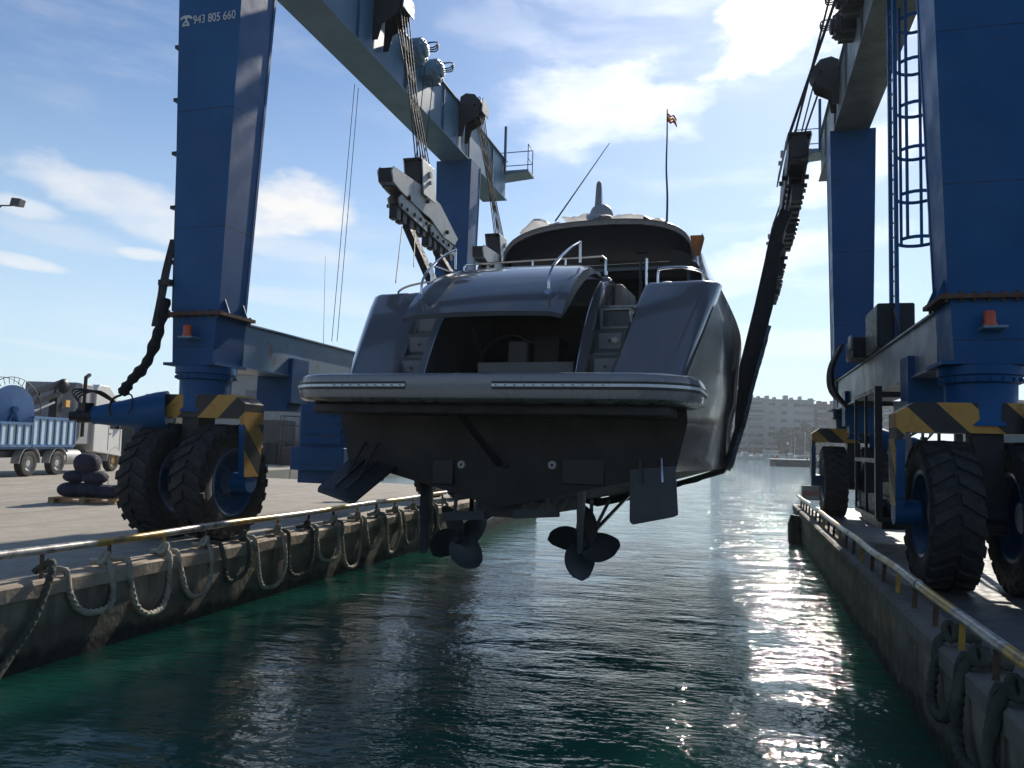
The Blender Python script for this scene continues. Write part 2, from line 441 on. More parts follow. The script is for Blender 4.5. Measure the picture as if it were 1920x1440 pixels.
def hill(name, xy, hs, wid):
    m = MB(); rings = []
    for i in range(61):
        t = i / 60; p = Vector(xy[0]).lerp(Vector(xy[1]), t)
        h = cr([(j / (len(hs) - 1), q) for j, q in enumerate(hs)], t) * (1 + .10 * noise.noise(Vector((t * 14, 1, 0)))) + 1
        rings.append([Vector((p.x, p.y, -1)), Vector((p.x * 1.03, p.y * 1.03, h * .55)), Vector((p.x * 1.08, p.y * 1.08, h)), Vector((p.x * 1.25, p.y * 1.25, h * .8)), Vector((p.x * 1.4, p.y * 1.4, -1))])
    return struct(m.loft(rings).build(name, hillm))
hill('hills_and_added_ridge', ((-1000, 250), (-420, 1000)), [14, 22, 18, 20, 26, 20, 12], 300)
hill('hills_and_added_ridge', ((-430, 990), (1000, 1000)), [8, 16, 10, 18, 12, 20, 22, 12], 200)

hill('hills_and_added_ridge', ((-420, -110), (420, -110)), [16, 24, 20, 26, 22, 28, 18], 300)  # added unseen ridge behind the camera: horizon for reflections, less sky fill


# ---------------------------------------------------------------- slip walls
def slip_wall(x, s, y0, y1, label):
    """x: face of the wall, s: +1 when the land lies towards +X"""
    r = thing('slip_wall', (x, y0, 0), label, 'wall')
    w = MB(); n = 60
    xa, xb = sorted((x, x + s * .31))
    w.box(xa, xb, y0, y1, -1.4, .80).build('wall_face', wallm, r, smooth=False)
    # coping with chips in its edge, in panels
    c = MB(); y = y0; rr = random.Random(5)
    while y < y1 - .1:
        L = min(2.45, y1 - y); segs = 7; rings = []
        for i in range(segs + 1):
            yy = y + L * i / segs - (.012 if i == segs else 0); j = rr.uniform(-.012, .012); e = -s * (.035 + j)
            rings.append([(x + s * .34, yy, .80), (x + e, yy, .803 + j), (x + e, yy, .955 + j), (x + e + s * .03, yy, .985), (x + s * .34, yy, .985)])
        c.loft(rings); y += L
    c.build('coping', coping_shade if s > 0 else copingm, r, smooth=False)
    return r
slip_wall(XL, -1, -2.5, 31, 'stained concrete quay wall with rope loops left of the water slip')
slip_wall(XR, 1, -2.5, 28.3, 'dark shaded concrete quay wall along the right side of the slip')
r = thing('slip_wall', (-3, -1.2, 0), 'short concrete head wall closing the near end of the slip', 'wall')
MB().box(XL + .01, XR - .01, -1.2, -1.0, -1.4, .95).build('wall_face', wallm, r, smooth=False)


# ---------------------------------------------------------------- pipe rails
def rail(x, y0, y1, z, posts, label, lean, land):
    r = thing('pipe_rail', (x, y0, .98), label, 'rail')
    m = MB(); n = int((y1 - y0) / .4); rr = random.Random(3)
    pts = [Vector((x + .008 * math.sin(i * .8), y0 + (y1 - y0) * i / n, z + .009 * math.sin(i * .55 + 1))) for i in range(n + 1)]
    m.tube(pts, .052, 12)
    for i in range(8, n, 14): m.tube([pts[i] - Vector((0, .05, 0)), pts[i] + Vector((0, .05, 0))], .060, 12)
    m.build('pipe', railm, r)
    for k, y in enumerate(posts):
        MB().obox((x + lean, y, .90), (x, y, z - .03), .05, .016, up=(0, 1, 0)).build('post', posty if k % 3 == 1 else rust, r, smooth=False)
    return r
ytops = [GX(px, py, XL).y for px, py in [(-150, 1100), (-20, 1080), (95, 1065), (220, 1050), (322, 1033), (400, 1018), (470, 1007), (533, 992), (590, 985), (636, 975), (680, 968), (716, 960), (750, 955), (783, 950)]]
ylast = GX(838, 925, XL - .1).y
step = (ytops[-1] - ytops[4]) / (len(ytops) - 5)
rail(XL - .14, ytops[2] - 6, ylast, 1.31, [ytops[2] - step * k for k in (5, 4, 3, 2, 1)] + ytops[2:] + [ylast - .25], 'worn yellow and white pipe rail along the left quay edge', .02, -1)
yposts = [1.2 + .98 * i for i in range(27)]
rail(XR + .14, 1.0, 28.0, 1.27, yposts, 'worn pipe rail along the right quay edge', -.02, 1)


# ---------------------------------------------------------------- rope loops
def strands(t, L): return 1 + .17 * math.cos(3 * t + L * 75)
def rope_loop(x, s, ya, yb, zbot, ztop, r, m, label, grp, knot=True, skew=0.):
    """s=+1: hangs towards +X from the wall face x"""
    root = thing('rope_fender', (x, (ya + yb) / 2, ztop), label, 'rope', grp)
    rr = random.Random(int(abs(ya) * 1000)); pts = []
    yc, hw = (ya + yb) / 2, (yb - ya) / 2; d = ztop - zbot
    N = 44
    for i in range(N + 1):
        u = -1 + 2 * i / N
        yy = yc + hw * (.96 * math.sin(u * math.pi / 2) if abs(u) < .999 else .96 * u) * (1 - .06 * abs(u)) + skew * (1 - u * u)
        zz = zbot + d * abs(u) ** 2.7 * .92 + d * .08 * abs(u)
        xx = x + s * (.07 + r + .03 * math.sin(u * 3 + ya) - .05 * abs(u) ** 8)
        pts.append(Vector((xx, yy + rr.uniform(-.006, .006), zz + rr.uniform(-.006, .006))))
    a, b = pts[0], pts[-1]
    pre = [Vector((x - s * .30, a.y - .04, 1.00 + r)), Vector((x - s * .12, a.y - .02, 1.02 + r)), Vector((x + s * .03, a.y, 1.0 + r))]
    post = [Vector((x + s * .03, b.y, 1.0 + r)), Vector((x - s * .12, b.y + .02, 1.02 + r)), Vector((x - s * .30, b.y + .04, 1.00 + r))]
    path = spline(pre + pts[2:-2] + post, 150)
    MB().tube(path, r, 12, rf=strands).build('rope', m, root)
    if knot:
        k = MB()
        for e, q in enumerate((Vector((x - s * .05, b.y - .02, 1.02 + r)),)):
            k.tube([q + Vector((math.cos(t) * .03, math.sin(t) * .035, math.sin(t) * .055 + .01 * t)) * 1.5 for t in [j * .5 for j in range(14)]], r * .85, 9, rf=strands)
        k.build('knot', m, root)
    return root
lp = [((120, 1062), (210, 1050), (165, 1152), 'wet'), ((235, 1047), (320, 1030), (280, 1152), 0), ((328, 1030), (395, 1020), (352, 1124), 0), ((410, 1020), (465, 1010), (445, 1088), 'dark'),
      ((473, 1000), (530, 993), (503, 1105), 0), ((537, 993), (585, 985), (565, 1078), 'dark'), ((590, 986), (634, 975), (612, 1053), 0), ((638, 976), (678, 968), (662, 1064), 0),
      ((681, 969), (714, 960), (698, 1028), 0), ((718, 961), (748, 954), (736, 1036), 0), ((752, 956), (781, 950), (765, 1021), 0), ((786, 949), (812, 944), (800, 1006), 'dark'),
      ((816, 944), (838, 940), (828, 1000), 0)]
ordw = ['first', 'second', 'third', 'fourth', 'fifth', 'sixth', 'seventh', 'eighth', 'ninth', 'tenth', 'eleventh', 'twelfth', 'thirteenth', 'fourteenth']
for i, (a, b, c, k) in enumerate(lp):
    ya, yb = GX(*a, XL).y, GX(*b, XL).y; zb = max(GX(*c, XL + .12).z, .10)
    nm = 'pale frayed rope loop' if i < 3 else ('darker wet rope loop' if k == 'dark' else 'twisted rope loop')
    rope_loop(XL - .02, 1, ya, yb, zb, .92, random.choice((.034, .038, .041)), ropeg if k == 'dark' else ropem, '%s on the left quay wall, %s from the left' % (nm, ordw[i]), 'rope loops hanging along the left quay wall', skew=random.uniform(-.10, .10))
# a long heavy rope slanting down the wall at the far left of the frame
pa = GX(98, 1068, XL + .05); pb = GX(20, 1230, XL + .12)
r = thing('mooring_rope', pa, 'thick dark rope slanting down the left wall into the water', 'rope')
MB().tube(spline([(XL - .3, pa.y + .1, 1.05), pa + Vector((0, 0, .06)), pa + Vector((.08, -.25, -.45)), pb, pb + Vector((.1, -.5, -.45))], 90), .042, 12, rf=strands).build('rope', ropeg, r)
# right wall: big dark ropes seen from close by
rl = [((1642, 1078), (1590, 1040), 1175), ((1700, 1135), (1640, 1080), 1228), ((1835, 1245), (1755, 1230), 1400), ((1965, 1330), (1835, 1290), 1440)]
ys = [2.35, 3.15, 3.95, 4.75, 5.6, 6.5, 7.4, 8.3]
for i in range(len(ys) - 1):
    ya, yb = ys[i] + .03, ys[i + 1] - .05
    rope_loop(XR + .02, -1, ya, yb, [.06, .22, .16, .30, .14, .34, .45][i], .93, .043, ropeg, 'thick algae-dark rope loop on the right quay wall, %s from the near end' % ordw[i], 'rope loops hanging along the right quay wall', skew=.04 * (-1) ** i)


# quay-end fender on the right wall corner, block, tyres
r = thing('corner_fender', (XR - .1, 25.9, .3), 'long black rubber fender hanging at the far end of the right quay wall', 'fender')
MB().tube([(XR - .14, 24.9, -.1), (XR - .17, 24.9, .1), (XR - .17, 25.0, .6), (XR - .14, 25.0, .86)], lambda t: .20 - .06 * abs(2 * t - 1) ** 3, 14).build('fender_body', rubber, r)
MB().tube([(XR - .15, 25.0, .8), (XR - .05, 25.0, 1.0), (XR + .1, 25.05, 1.03)], .02, 6).build('hanging_rope', ropeg, r)
p = GZ(1527, 938, ZG)
redw = mat('faded_red_and_white_concrete', (.33, .26, .23), .8, 0, .15, 3)
r = thing('barrier_block', (p.x, p.y, ZG), 'low concrete barrier block at the far end of the right quay', 'barrier')
MB().box(p.x - .45, p.x + 1.0, p.y - .25, p.y + .25, ZG + .004, ZG + .55).build('block', redw, r, bevel=.03)
MB().box(p.x - .452, p.x + 1.002, p.y - .253, p.y + .1, ZG + .17, ZG + .36).build('painted_band', mat('faded_red_band', (.33, .12, .09), .7), r, smooth=False)


# ================================================================ THE BOAT HOIST (one machine)
YN, YF, XGL, XGR = 12.05, 24.6, -9.15, 3.17
hoist = thing('boat_hoist', (-3, 12, ZG), 'huge blue travelling boat hoist straddling the slip on big rubber tyres', 'boat hoist')
hz_front = dirpaint('hazard_stripes_front', (.78, 0, -.78), 1.55, .0)
hz_frontm = dirpaint('hazard_stripes_front_mirrored', (.78, 0, .78), 1.55, .3)
hz_side = dirpaint('hazard_stripes_side', (0, .72, .72), 1.75, .2)
hz_sidem = dirpaint('hazard_stripes_side_mirrored', (0, -.72, .72), 1.75, .1)
wm = {}


def make_wheel():
    """tyre with lugs and dished rim, axle along X, at the local origin"""
    rim = MB()
    for s in (-1, 1):
        rim.lathe([(.60, s * .25), (.58, s * .27), (.54, s * .25), (.50, s * .12), (.40, s * .06), (.22, s * .05), (.20, s * .13), (.001, s * .14)], (0, 0, 0), (1, 0, 0), 36)
        for k in range(10):
            a = k * math.pi / 5; q = Vector((s * .055, .31 * math.cos(a), .31 * math.sin(a)))
            rim.cyl(q, q + Vector((s * .04, 0, 0)), .022, 6)
    rim = rim.build('wheel', rimblue, None)
    t = MB()
    t.lathe([(.58, -.24), (.62, -.27), (.74, -.305), (.86, -.30), (.93, -.285), (.955, -.25), (.965, 0), (.955, .25), (.93, .285), (.86, .30), (.74, .305), (.62, .27), (.58, .24)], (0, 0, 0), (1, 0, 0), 60)
    for k in range(24):
        for s in (-1, 1):
            a0 = 2 * math.pi * (k + (.5 if s > 0 else 0)) / 24; w = .075
            vs = []
            for (x, da, rr) in ((.02, -.10, 1.0), (.02, .02, 1.0), (.285, .06, .99), (.285, .19, .99), (.318, .075, .90), (.318, .175, .90)):
                a = a0 + da; vs.append((s * x, math.cos(a) * rr, math.sin(a) * rr))
            top = vs
            low = [(s * x, math.cos(a0 + da) * rr, math.sin(a0 + da) * rr) for (x, da, rr) in ((.02, -.12, .95), (.02, .04, .95), (.285, .04, .90), (.285, .21, .90), (.300, .06, .84), (.300, .19, .84))]
            V = top + low
            F = [(0, 1, 3, 2), (2, 3, 5, 4), (0, 2, 8, 6), (2, 4, 10, 8), (1, 7, 9, 3), (3, 9, 11, 5), (0, 6, 7, 1), (4, 5, 11, 10)]
            t.add(V, F)
    tyre = t.build('tyre', rubber, None); tyre.parent = rim
    return rim
wheel0 = make_wheel(); first = True


def place_wheel(loc, rot=0.):
    global first
    if first: w = wheel0; first = False
    else: w = copy_tree(wheel0)
    w.parent = hoist; w.location = Vector(loc) - hoist.location; w.rotation_euler = (rot, 0, 0)
    return w


def sq(cx, cy, hx, hy, z, ch=0.):
    return [Vector((cx - hx, cy - hy, z)), Vector((cx + hx, cy - hy, z)), Vector((cx + hx, cy + hy, z)), Vector((cx - hx, cy + hy, z))]


def leg(cx, cy, s, near):
    """s: +1 on the left side (the slip lies towards +X)"""
    m = MB(); hb, ht, d0, d1 = .47, .72, .40, .55
    zt = 12.4
    if not near: hb, ht, d0, d1 = .50, .62, .42, .5; zt = 12.12
    m.loft([sq(cx, cy, hb, d0, 4.86), sq(cx, cy, ht, d1, zt)])
    m.build('leg', blue, hoist, smooth=False)
    # lips standing proud of the inner face at its far edge
    l = MB()
    for sy in (1,):
        a = Vector((cx + s * (hb + .0), cy + sy * (d0 - .05), 4.9)); b = Vector((cx + s * (ht + .0), cy + sy * (d1 - .05), zt))
        l.obox(a, b, .06, .026, up=(1, 0, 0))
    l.build('leg_edge_strip', blue, hoist, smooth=False)
    # flange, box, turret
    f = MB(); f.box(cx - hb - .12, cx + hb + .12, cy - d0 - .12, cy + d0 + .12, 4.80, 4.86)
    for i in range(7):
        for j in (-1, 1):
            q = Vector((cx - hb - .03 + i * (2 * hb + .06) / 6, cy + j * (d0 + .07), 4.76)); f.cyl(q, q + Vector((0, 0, .14)), .022, 6)
    f.build('flange', rust, hoist, smooth=False)
    g = MB()
    for i, (dx, dy) in enumerate(((-1, -1), (1, -1), (-1, 1), (1, 1))):
        g = MB(); x, y = cx + dx * (hb + .005), cy + dy * (d0 - .14)
        g.prism([(x, y, 4.862), (x + dx * .11, y, 4.862), (x, y, 5.12)], (0, .02, 0))
        g.build('gusset', blue, hoist, smooth=False)
    b = MB(); b.loft([sq(cx, cy, hb - .06, d0 + .02, 3.98), sq(cx, cy, hb - .02, d0 + .03, 4.8)])
    b.box(cx - hb - .10, cx + hb + .02, cy - d0 - .06, cy + d0 + .06, 3.93, 3.98)
    b.build('junction_box', blue, hoist, smooth=False)
    t = MB(); t.lathe([(.52, 3.92), (.52, 3.80), (.49, 3.78), (.49, 3.70), (.44, 3.68), (.43, 3.20), (.46, 3.12)], (cx, cy - .02, 0), (0, 0, 1), 32, caps=True)
    for k in range(20):
        a = k * math.pi / 10; q = Vector((cx + .505 * math.cos(a), cy - .02 + .505 * math.sin(a), 3.76)); t.cyl(q, q - Vector((0, 0, .05)), .018, 6)
    t.build('turntable', blue, hoist)


def bogie(cx, cy, s):
    """two tyres side by side under a striped fork; s=+1: the slip lies towards +X"""
    z0 = ZG + 1.0
    yt = cy - .15
    for k in (-.53, .53): place_wheel((cx + k, yt, z0 - .005), random.uniform(0, 1))
    # crown beam with chamfered shoulders
    bw = 1.12; y0, y1 = yt - .28, yt + .28
    out = [(cx - bw, 2.93), (cx - bw, 3.27), (cx - bw + .22, 3.42), (cx + bw - .22, 3.42), (cx + bw, 3.27), (cx + bw, 2.93), (cx + bw - .06, 2.90), (cx + bw - .12, 3.02), (cx - bw + .12, 3.02), (cx - bw + .06, 2.90)]
    V0 = [Vector((x, y0, z)) for x, z in out]
    m = MB().loft([V0, [q + Vector((0, y1 - y0, 0)) for q in V0]])
    m.build('fork_crown', hz_front if s > 0 else hz_frontm, hoist, smooth=False)
    for d in (-1, 1):
        x = cx + d * (bw - .052)
        a = MB().loft([[Vector((x - .055, y0 + .003, 2.925)), Vector((x + .055, y0 + .003, 2.925)), Vector((x + .055, y1 - .003, 2.925)), Vector((x - .055, y1 - .003, 2.925))],
                       [Vector((x - .055, y0 + .06, 2.02)), Vector((x + .055, y0 + .06, 2.02)), Vector((x + .055, y1 - .08, 2.02)), Vector((x - .055, y1 - .08, 2.02))]])
        a.build('fork_arm', blue, hoist, smooth=False)
        xo = x + d * .057
        pl = MB().prism([(xo, y0 + .0, 2.93), (xo, y1, 2.93), (xo, y1 - .08, 2.03), (xo, y0 + .06, 2.03)], (d * .008, 0, 0))
        pl.build('striped_plate', hz_side if d > 0 else hz_sidem, hoist, smooth=False)
        h = MB().cyl((cx + d * .80, yt, z0), (cx + d * (bw - .0), yt, z0), .17, 20)
        h.obox((x, yt, 2.05), (x, yt, z0), .34, .10, up=(1, 0, 0)); h.build('axle_housing', blue, hoist)
    c = MB().box(cx - .17, cx + .17, yt - .22, yt + .22, 1.75, 3.03)
    c.cyl((cx - .2, yt, z0), (cx + .2, yt, z0), .24, 20)
    c.build('centre_strut', grease, hoist)
    # landward steering arm: a blue cone with a motor on its end
    k = -s; e = MB()
    e.lathe([(.37, 0), (.35, .2), (.25, .65), (.16, 1.15), (.16, 1.22)], (cx + k * .55, yt - .12, 3.12), (k, -.55, -.10), 24, caps=True)
    e.build('steering_cone', blue, hoist)
    q = Vector((cx + k * 1.55, yt - .70, 3.02)); dd = Vector((k, -.55, -.1)).normalized()
    f = MB().cyl(q, q + dd * .30, .13, 14); f.cyl(q + dd * .28, q + dd * .42, .085, 12)
    f.box(q.x + k * .12 - .07, q.x + k * .12 + .07, q.y - .22, q.y - .02, q.z + .06, q.z + .2)
    for j in range(4): f.tube(spline([q + dd * .2 + Vector((0, 0, .1)), q + dd * (.30 + .05 * j) + Vector((0, .02 * j, .32 + .04 * j)), q + dd * .05 + Vector((.05 * j * k, .1, .42)), q + Vector((-.2 * k, .3, .18))], 16), .016, 6)
    f.build('hydraulic_motor', grease, hoist)


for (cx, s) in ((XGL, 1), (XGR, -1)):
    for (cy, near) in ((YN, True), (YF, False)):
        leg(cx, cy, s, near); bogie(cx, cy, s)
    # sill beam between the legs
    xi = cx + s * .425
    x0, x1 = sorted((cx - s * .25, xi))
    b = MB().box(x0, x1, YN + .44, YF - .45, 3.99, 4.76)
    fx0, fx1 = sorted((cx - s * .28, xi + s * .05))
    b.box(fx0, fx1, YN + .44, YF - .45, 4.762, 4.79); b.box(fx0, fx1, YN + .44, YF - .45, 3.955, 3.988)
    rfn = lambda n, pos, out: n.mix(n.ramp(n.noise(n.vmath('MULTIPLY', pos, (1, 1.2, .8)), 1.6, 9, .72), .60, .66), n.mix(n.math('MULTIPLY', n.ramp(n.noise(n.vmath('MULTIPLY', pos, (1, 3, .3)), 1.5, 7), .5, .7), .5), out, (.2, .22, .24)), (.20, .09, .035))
    b.build('sill_beam', mat('sill_beam_paint_' + ('a' if s > 0 else 'b'), (.15, .27, .37) if s > 0 else (.17, .18, .22), .5, 0, .12, 1, coat=.9, coatr=.5, fn=rfn), hoist, smooth=False)  # left beam's base colour is lightened to carry the grazing sun
    # bracket hanging from the beam
    for yb in (14.0, 21.8):
        c = MB(); c.box(xi - .005 if s > 0 else xi - .10, xi + .10 if s > 0 else xi + .005, yb, yb + .62, 3.42, 4.32)
        c.box(*sorted((cx - s * .3, xi - s * .01)), yb + .04, yb + .58, 3.25, 3.95)
        c.build('beam_bracket', blue, hoist, smooth=False)
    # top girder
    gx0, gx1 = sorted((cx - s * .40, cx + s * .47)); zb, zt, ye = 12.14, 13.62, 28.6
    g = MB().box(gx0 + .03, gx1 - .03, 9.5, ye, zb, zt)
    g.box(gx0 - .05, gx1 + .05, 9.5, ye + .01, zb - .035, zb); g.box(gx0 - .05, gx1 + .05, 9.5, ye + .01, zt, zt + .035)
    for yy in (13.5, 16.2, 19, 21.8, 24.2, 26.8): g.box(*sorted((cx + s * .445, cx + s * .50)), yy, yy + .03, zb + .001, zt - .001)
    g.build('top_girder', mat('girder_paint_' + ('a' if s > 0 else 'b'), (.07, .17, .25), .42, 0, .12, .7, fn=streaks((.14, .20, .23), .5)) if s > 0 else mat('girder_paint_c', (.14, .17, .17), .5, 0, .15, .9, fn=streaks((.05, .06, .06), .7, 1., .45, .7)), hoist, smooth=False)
    # end platform with guard rail and flag stub
    pz = zt - .35; e = MB()
    x2, x3 = sorted((cx - s * .2, cx + s * 1.35))
    e.prism([(x2, ye - .02 + .03, pz - .18), (x3, ye + .01, pz - .05), (x3, ye + .01, pz + .03), (x2, ye + .01, pz + .03)], (0, .9, 0))
    e.build('end_platform', pale_blue, hoist, smooth=False)
    gr = MB(); P = [Vector((x2 + .1, ye + .8, pz)), Vector((x3 - .05, ye + .8, pz)), Vector((x3 - .05, ye + .1, pz))]
    for q in P: gr.tube([q, q + Vector((0, 0, 1.05))], .02, 6)
    for h in (.5, 1.05): gr.tube([q + Vector((0, 0, h)) for q in P], .018, 6)
    gr.build('guard_rail', blue, hoist)
    MB().obox((cx + s * .5, ye - .3, zt - .5), (cx + s * .5, ye - .3, zt + 1.3), .09, .09).build('mast_stub', blue, hoist, smooth=False)
    # handrail wires along the top
    hw = MB()
    for yy in (14, 17, 20, 23, 26): hw.tube([(cx - s * .3, yy, zt), (cx - s * .3, yy, zt + .75)], .016, 6)
    hw.tube([(cx - s * .3, 10, zt + .75), (cx - s * .3, ye, zt + .72)], .014, 6)
    hw.build('handrail', cablem, hoist)
    # two winch housings and the two sheave heads on the slip side
    for (yw, rw) in ((19.15, .33), (20.35, .33)):
        w = MB(); zc = zt - .30
        xa = cx + s * .44
        w.lathe([(rw, 0), (rw, .42), (rw * .92, .46), (rw * .6, .48), (rw * .55, .56), (.12, .58)], (xa, yw, zc), (s, 0, 0), 24, caps=True)
        w.box(*sorted((xa, xa + s * .35)), yw - .36, yw + .36, zc - .28, zc + .05)
        for k in range(8):
            a = k * math.pi / 4; q = Vector((xa + s * .46, yw + .26 * math.cos(a), zc + .26 * math.sin(a))); w.cyl(q, q + Vector((s * .05, 0, 0)), .03, 6)
        w.build('winch_housing', pale_blue if s > 0 else grease, hoist)
        h = MB()
        for j in range(3): h.tube(spline([(xa + s * .5, yw - .1 + .1 * j, zc), (xa + s * .75, yw + .1 * j, zc + .05), (xa + s * .7, yw + .3, zc + .35), (xa + s * .1, yw + .35 + .05 * j, zt + .1)], 14), .018, 6)
        h.build('hydraulic_hose', grease, hoist)
    for ysh in (17.4, 23.6):
        h = MB(); xa = cx + s * .47
        for t in (0, .62):
            yy = ysh - .40 + t
            poly = [(xa + s * .01, yy - .1, 12.5), (xa + s * .16, yy - .1, 12.5), (xa + s * .22, yy, 12.95), (xa + s * .60, yy, 13.15), (xa + s * .72, yy, 13.62), (xa + s * .5, yy, 13.90), (xa + s * .2, yy, 13.96), (xa + s * .01, yy, 13.85)]
            h.prism(poly, (0, .04, 0))
        h.box(*sorted((xa + s * .02, xa + s * .3)), ysh - .36, ysh + .22, 13.45, 13.9)
        h.build('sheave_bracket', grease, hoist, bevel=.015)
        d = MB()
        for k in range(5):
            yy = ysh - .34 + k * .115
            d.lathe([(.26, 0), (.26, .015), (.22, .03), (.22, .06), (.26, .075), (.26, .09)], (xa + s * .48, yy, 13.55), (0, 1, 0), 24, caps=True)
        d.cyl((xa + s * .48, ysh - .5, 13.55), (xa + s * .48, ysh + .36, 13.55), .06, 12)
        d.build('sheave_set', grease, hoist)
        for k in range(2): MB().tube([Vector((xa + s * (.3 + .2 * k), ysh + .05, 13.9)) + Vector((math.cos(t) * .05, 0, math.sin(t) * .07 + .03)) for t in [q * .5 for q in range(9)]], .014, 6).build('lifting_eye', grease, hoist)
        if s > 0:
            fc = MB().prism([(xa + s * .755, ysh - .42, 13.3), (xa + s * .755, ysh + .24, 13.3), (xa + s * .755, ysh + .24, 13.68), (xa + s * .755, ysh - .34, 13.78)], (s * .03, 0, 0)); fc.build('sheave_cover', palesteel, hoist, smooth=False)
    # rope lead housing along the girder top
    if s > 0: MB().prism([(cx + .05, 14.2, zt + .04), (cx + .05, 19.0, zt + .04), (cx + .05, 18.2, zt + .75), (cx + .05, 14.2, zt + .75)], (.35, 0, 0)).build('cream_tank', cream, hoist, bevel=.03)
    # beacon on the near junction box
    be = MB().box(cx - .12, cx + .16, YN - .68, YN - .42, 4.38, 4.41); be.build('beacon_shelf', pale_blue, hoist, smooth=False)
    q = Vector((cx - .02 if s > 0 else cx - .02, YN - .56, 4.415))
    MB().lathe([(.085, 0), (.085, .03), (.07, .035), (.07, .17), (.055, .20), (.001, .205)], q, (0, 0, 1), 18, caps=True).build('beacon', orange, hoist)
# near cross beam joining both sides overhead
MB().box(XGL + .5, XGR - .5, YN - .5, YN + .5, 12.6, 14.0).build('cross_beam', blue, hoist, smooth=False)

# cable duct and hoses on the near left leg
m = MB(); a, b = Vector((XGL - .50, YN - .34, 4.9)), Vector((XGL - .75, YN - .36, 12.3))
m.obox(a, b, .07, .06)
for k in range(7): q = a.lerp(b, .12 + k * .135); m.box(q.x - .12, q.x + .02, q.y - .05, q.y + .05, q.z - .03, q.z + .03)
m.build('cable_duct', grease, hoist, smooth=False)
m = MB()
for k in range(4): m.tube(spline([(XGL - .55 - .03 * k, YN - .36, 6.2), (XGL - .60 - .04 * k, YN - .42, 5.6), (XGL - .62 - .04 * k, YN - .50, 5.0), (XGL - .66 - .02 * k, YN - .6, 4.6)], 12), .022, 6)
m.box(XGL - .75, XGL - .5, YN - .5, YN - .34, 5.35, 5.45)
m.build('hydraulic_hose', grease, hoist)
def hose_bundle(s, cx, pts):
    MB().tube(spline(pts, 60), lambda t: .085 + .012 * math.sin(t * 55) + .01 * math.sin(t * 23), 12).build('hose_bundle', strap, hoist)
HB = [(310, 560), (298, 620), (275, 680), (245, 715), (228, 740)]
hose_bundle(1, XGL, [GY(px, py, 11.3 - .05 * i) for i, (px, py) in enumerate(HB)])
m = MB()
m.tube(spline([GY(300, 525, 11.4), GY(299, 560, 11.4), GY(306, 580, 11.4), GY(304, 600, 11.3)], 14), .02, 6)
m.tube(spline([GY(228, 740, 11.1), GY(212, 748, 11.1), GY(205, 765, 11.1), GY(208, 780, 11.1)], 14), .022, 6)
m.tube(spline([GY(236, 738, 11.1), GY(247, 742, 11.2), GY(248, 762, 11.2), GY(240, 775, 11.2)], 14), .015, 6)
m.build('hydraulic_hose', grease, hoist)
# stencilled telephone number high on the near left leg
def text(s_, size, loc, parent, m, rx=math.pi / 2, rz=0., ext=.004, name='lettering'):
    cu = bpy.data.curves.new(name, 'FONT'); cu.body = s_; cu.size = size; cu.extrude = ext
    t = bpy.data.objects.new(name, cu); S.collection.objects.link(t)
    dg = bpy.context.evaluated_depsgraph_get(); me = bpy.data.meshes.new_from_object(t.evaluated_get(dg))
    bpy.data.objects.remove(t); me.materials.append(m); o = bpy.data.objects.new(name, me); S.collection.objects.link(o)
    o.parent = parent; o.location = Vector(loc) - parent_origin(parent); o.rotation_euler = (rx, 0, rz)
    return o
whitel = mat('white_lettering', (.55, .58, .60), .6)
zl = 10.10; fy = lambda z: YN - (.40 + (z - 4.86) / (12.4 - 4.86) * .15)
lt = text('943 805 660', .215, (XGL - .335, fy(zl) - .012, zl), hoist, whitel, rx=math.pi / 2 + .02); lt.scale = (.82, 1.05, 1)
# telephone pictogram: body, cradle and handset
def tp(x, z): return Vector((XGL - .50 + x, fy(zl) - .018, zl + z - .02))
m = MB()
m.prism([tp(-.06, 0), tp(.10, 0), tp(.085, .05), tp(.055, .09), tp(-.015, .09), tp(-.045, .05)], (0, .01, 0))
m.prism([tp(-.11, .13), tp(-.10, .165), tp(-.04, .20), tp(.08, .20), tp(.14, .165), tp(.15, .13), tp(.10, .125), tp(.095, .15), tp(-.055, .15), tp(-.06, .125)], (0, .01, 0))
m.prism([tp(0, .09), tp(.04, .09), tp(.04, .15), tp(0, .15)], (0, .008, 0))
m.build('telephone_sign', whitel, hoist, smooth=False)
MB().cyl(tp(.02, .045) - Vector((0, .004, 0)), tp(.02, .045) + Vector((0, .004, 0)), .022, 16).build('telephone_dial', blue, hoist)

# power pack with louvres under the left sill beam
x0, x1, y0, y1 = -9.84, -8.66, 16.4, 18.6
m = MB().box(x0, x1, y0, y1, 1.69, 3.9); m.box(x0 - .08, x1 + .1, y0 - .22, y1 + .2, 1.99, 2.52)
m.build('power_pack', blue, hoist, bevel=.02)
m = MB()
for k in range(4):
    z = 2.60 + k * .235
    m.prism([(x0 + .08, y0 - .004, z + .16), (x0 + .08, y0 - .06, z), (x0 + .08, y0 - .004, z)], (x1 - x0 - .16, 0, 0))
    m.prism([(x1 + .004, y0 + .1, z + .16), (x1 + .02, y0 + .1, z), (x1 + .004, y0 + .1, z)], (0, y1 - y0 - .2, 0))
m.build('louvre', blue, hoist, smooth=False)
m = MB()
for q in ((-8.9, 18.6), (-8.75, 19.1)): m.tube(spline([(q[0], q[1], 4.8), (q[0] + .05, q[1] - .1, 5.3), (q[0] + .2, q[1] + .2, 5.35), (q[0] + .35, q[1] + .5, 5.05)], 12), .03, 6)
m.box(-8.9, -8.7, 19.3, 19.6, 4.8, 5.5); m.build('hydraulic_hose', grease, hoist)
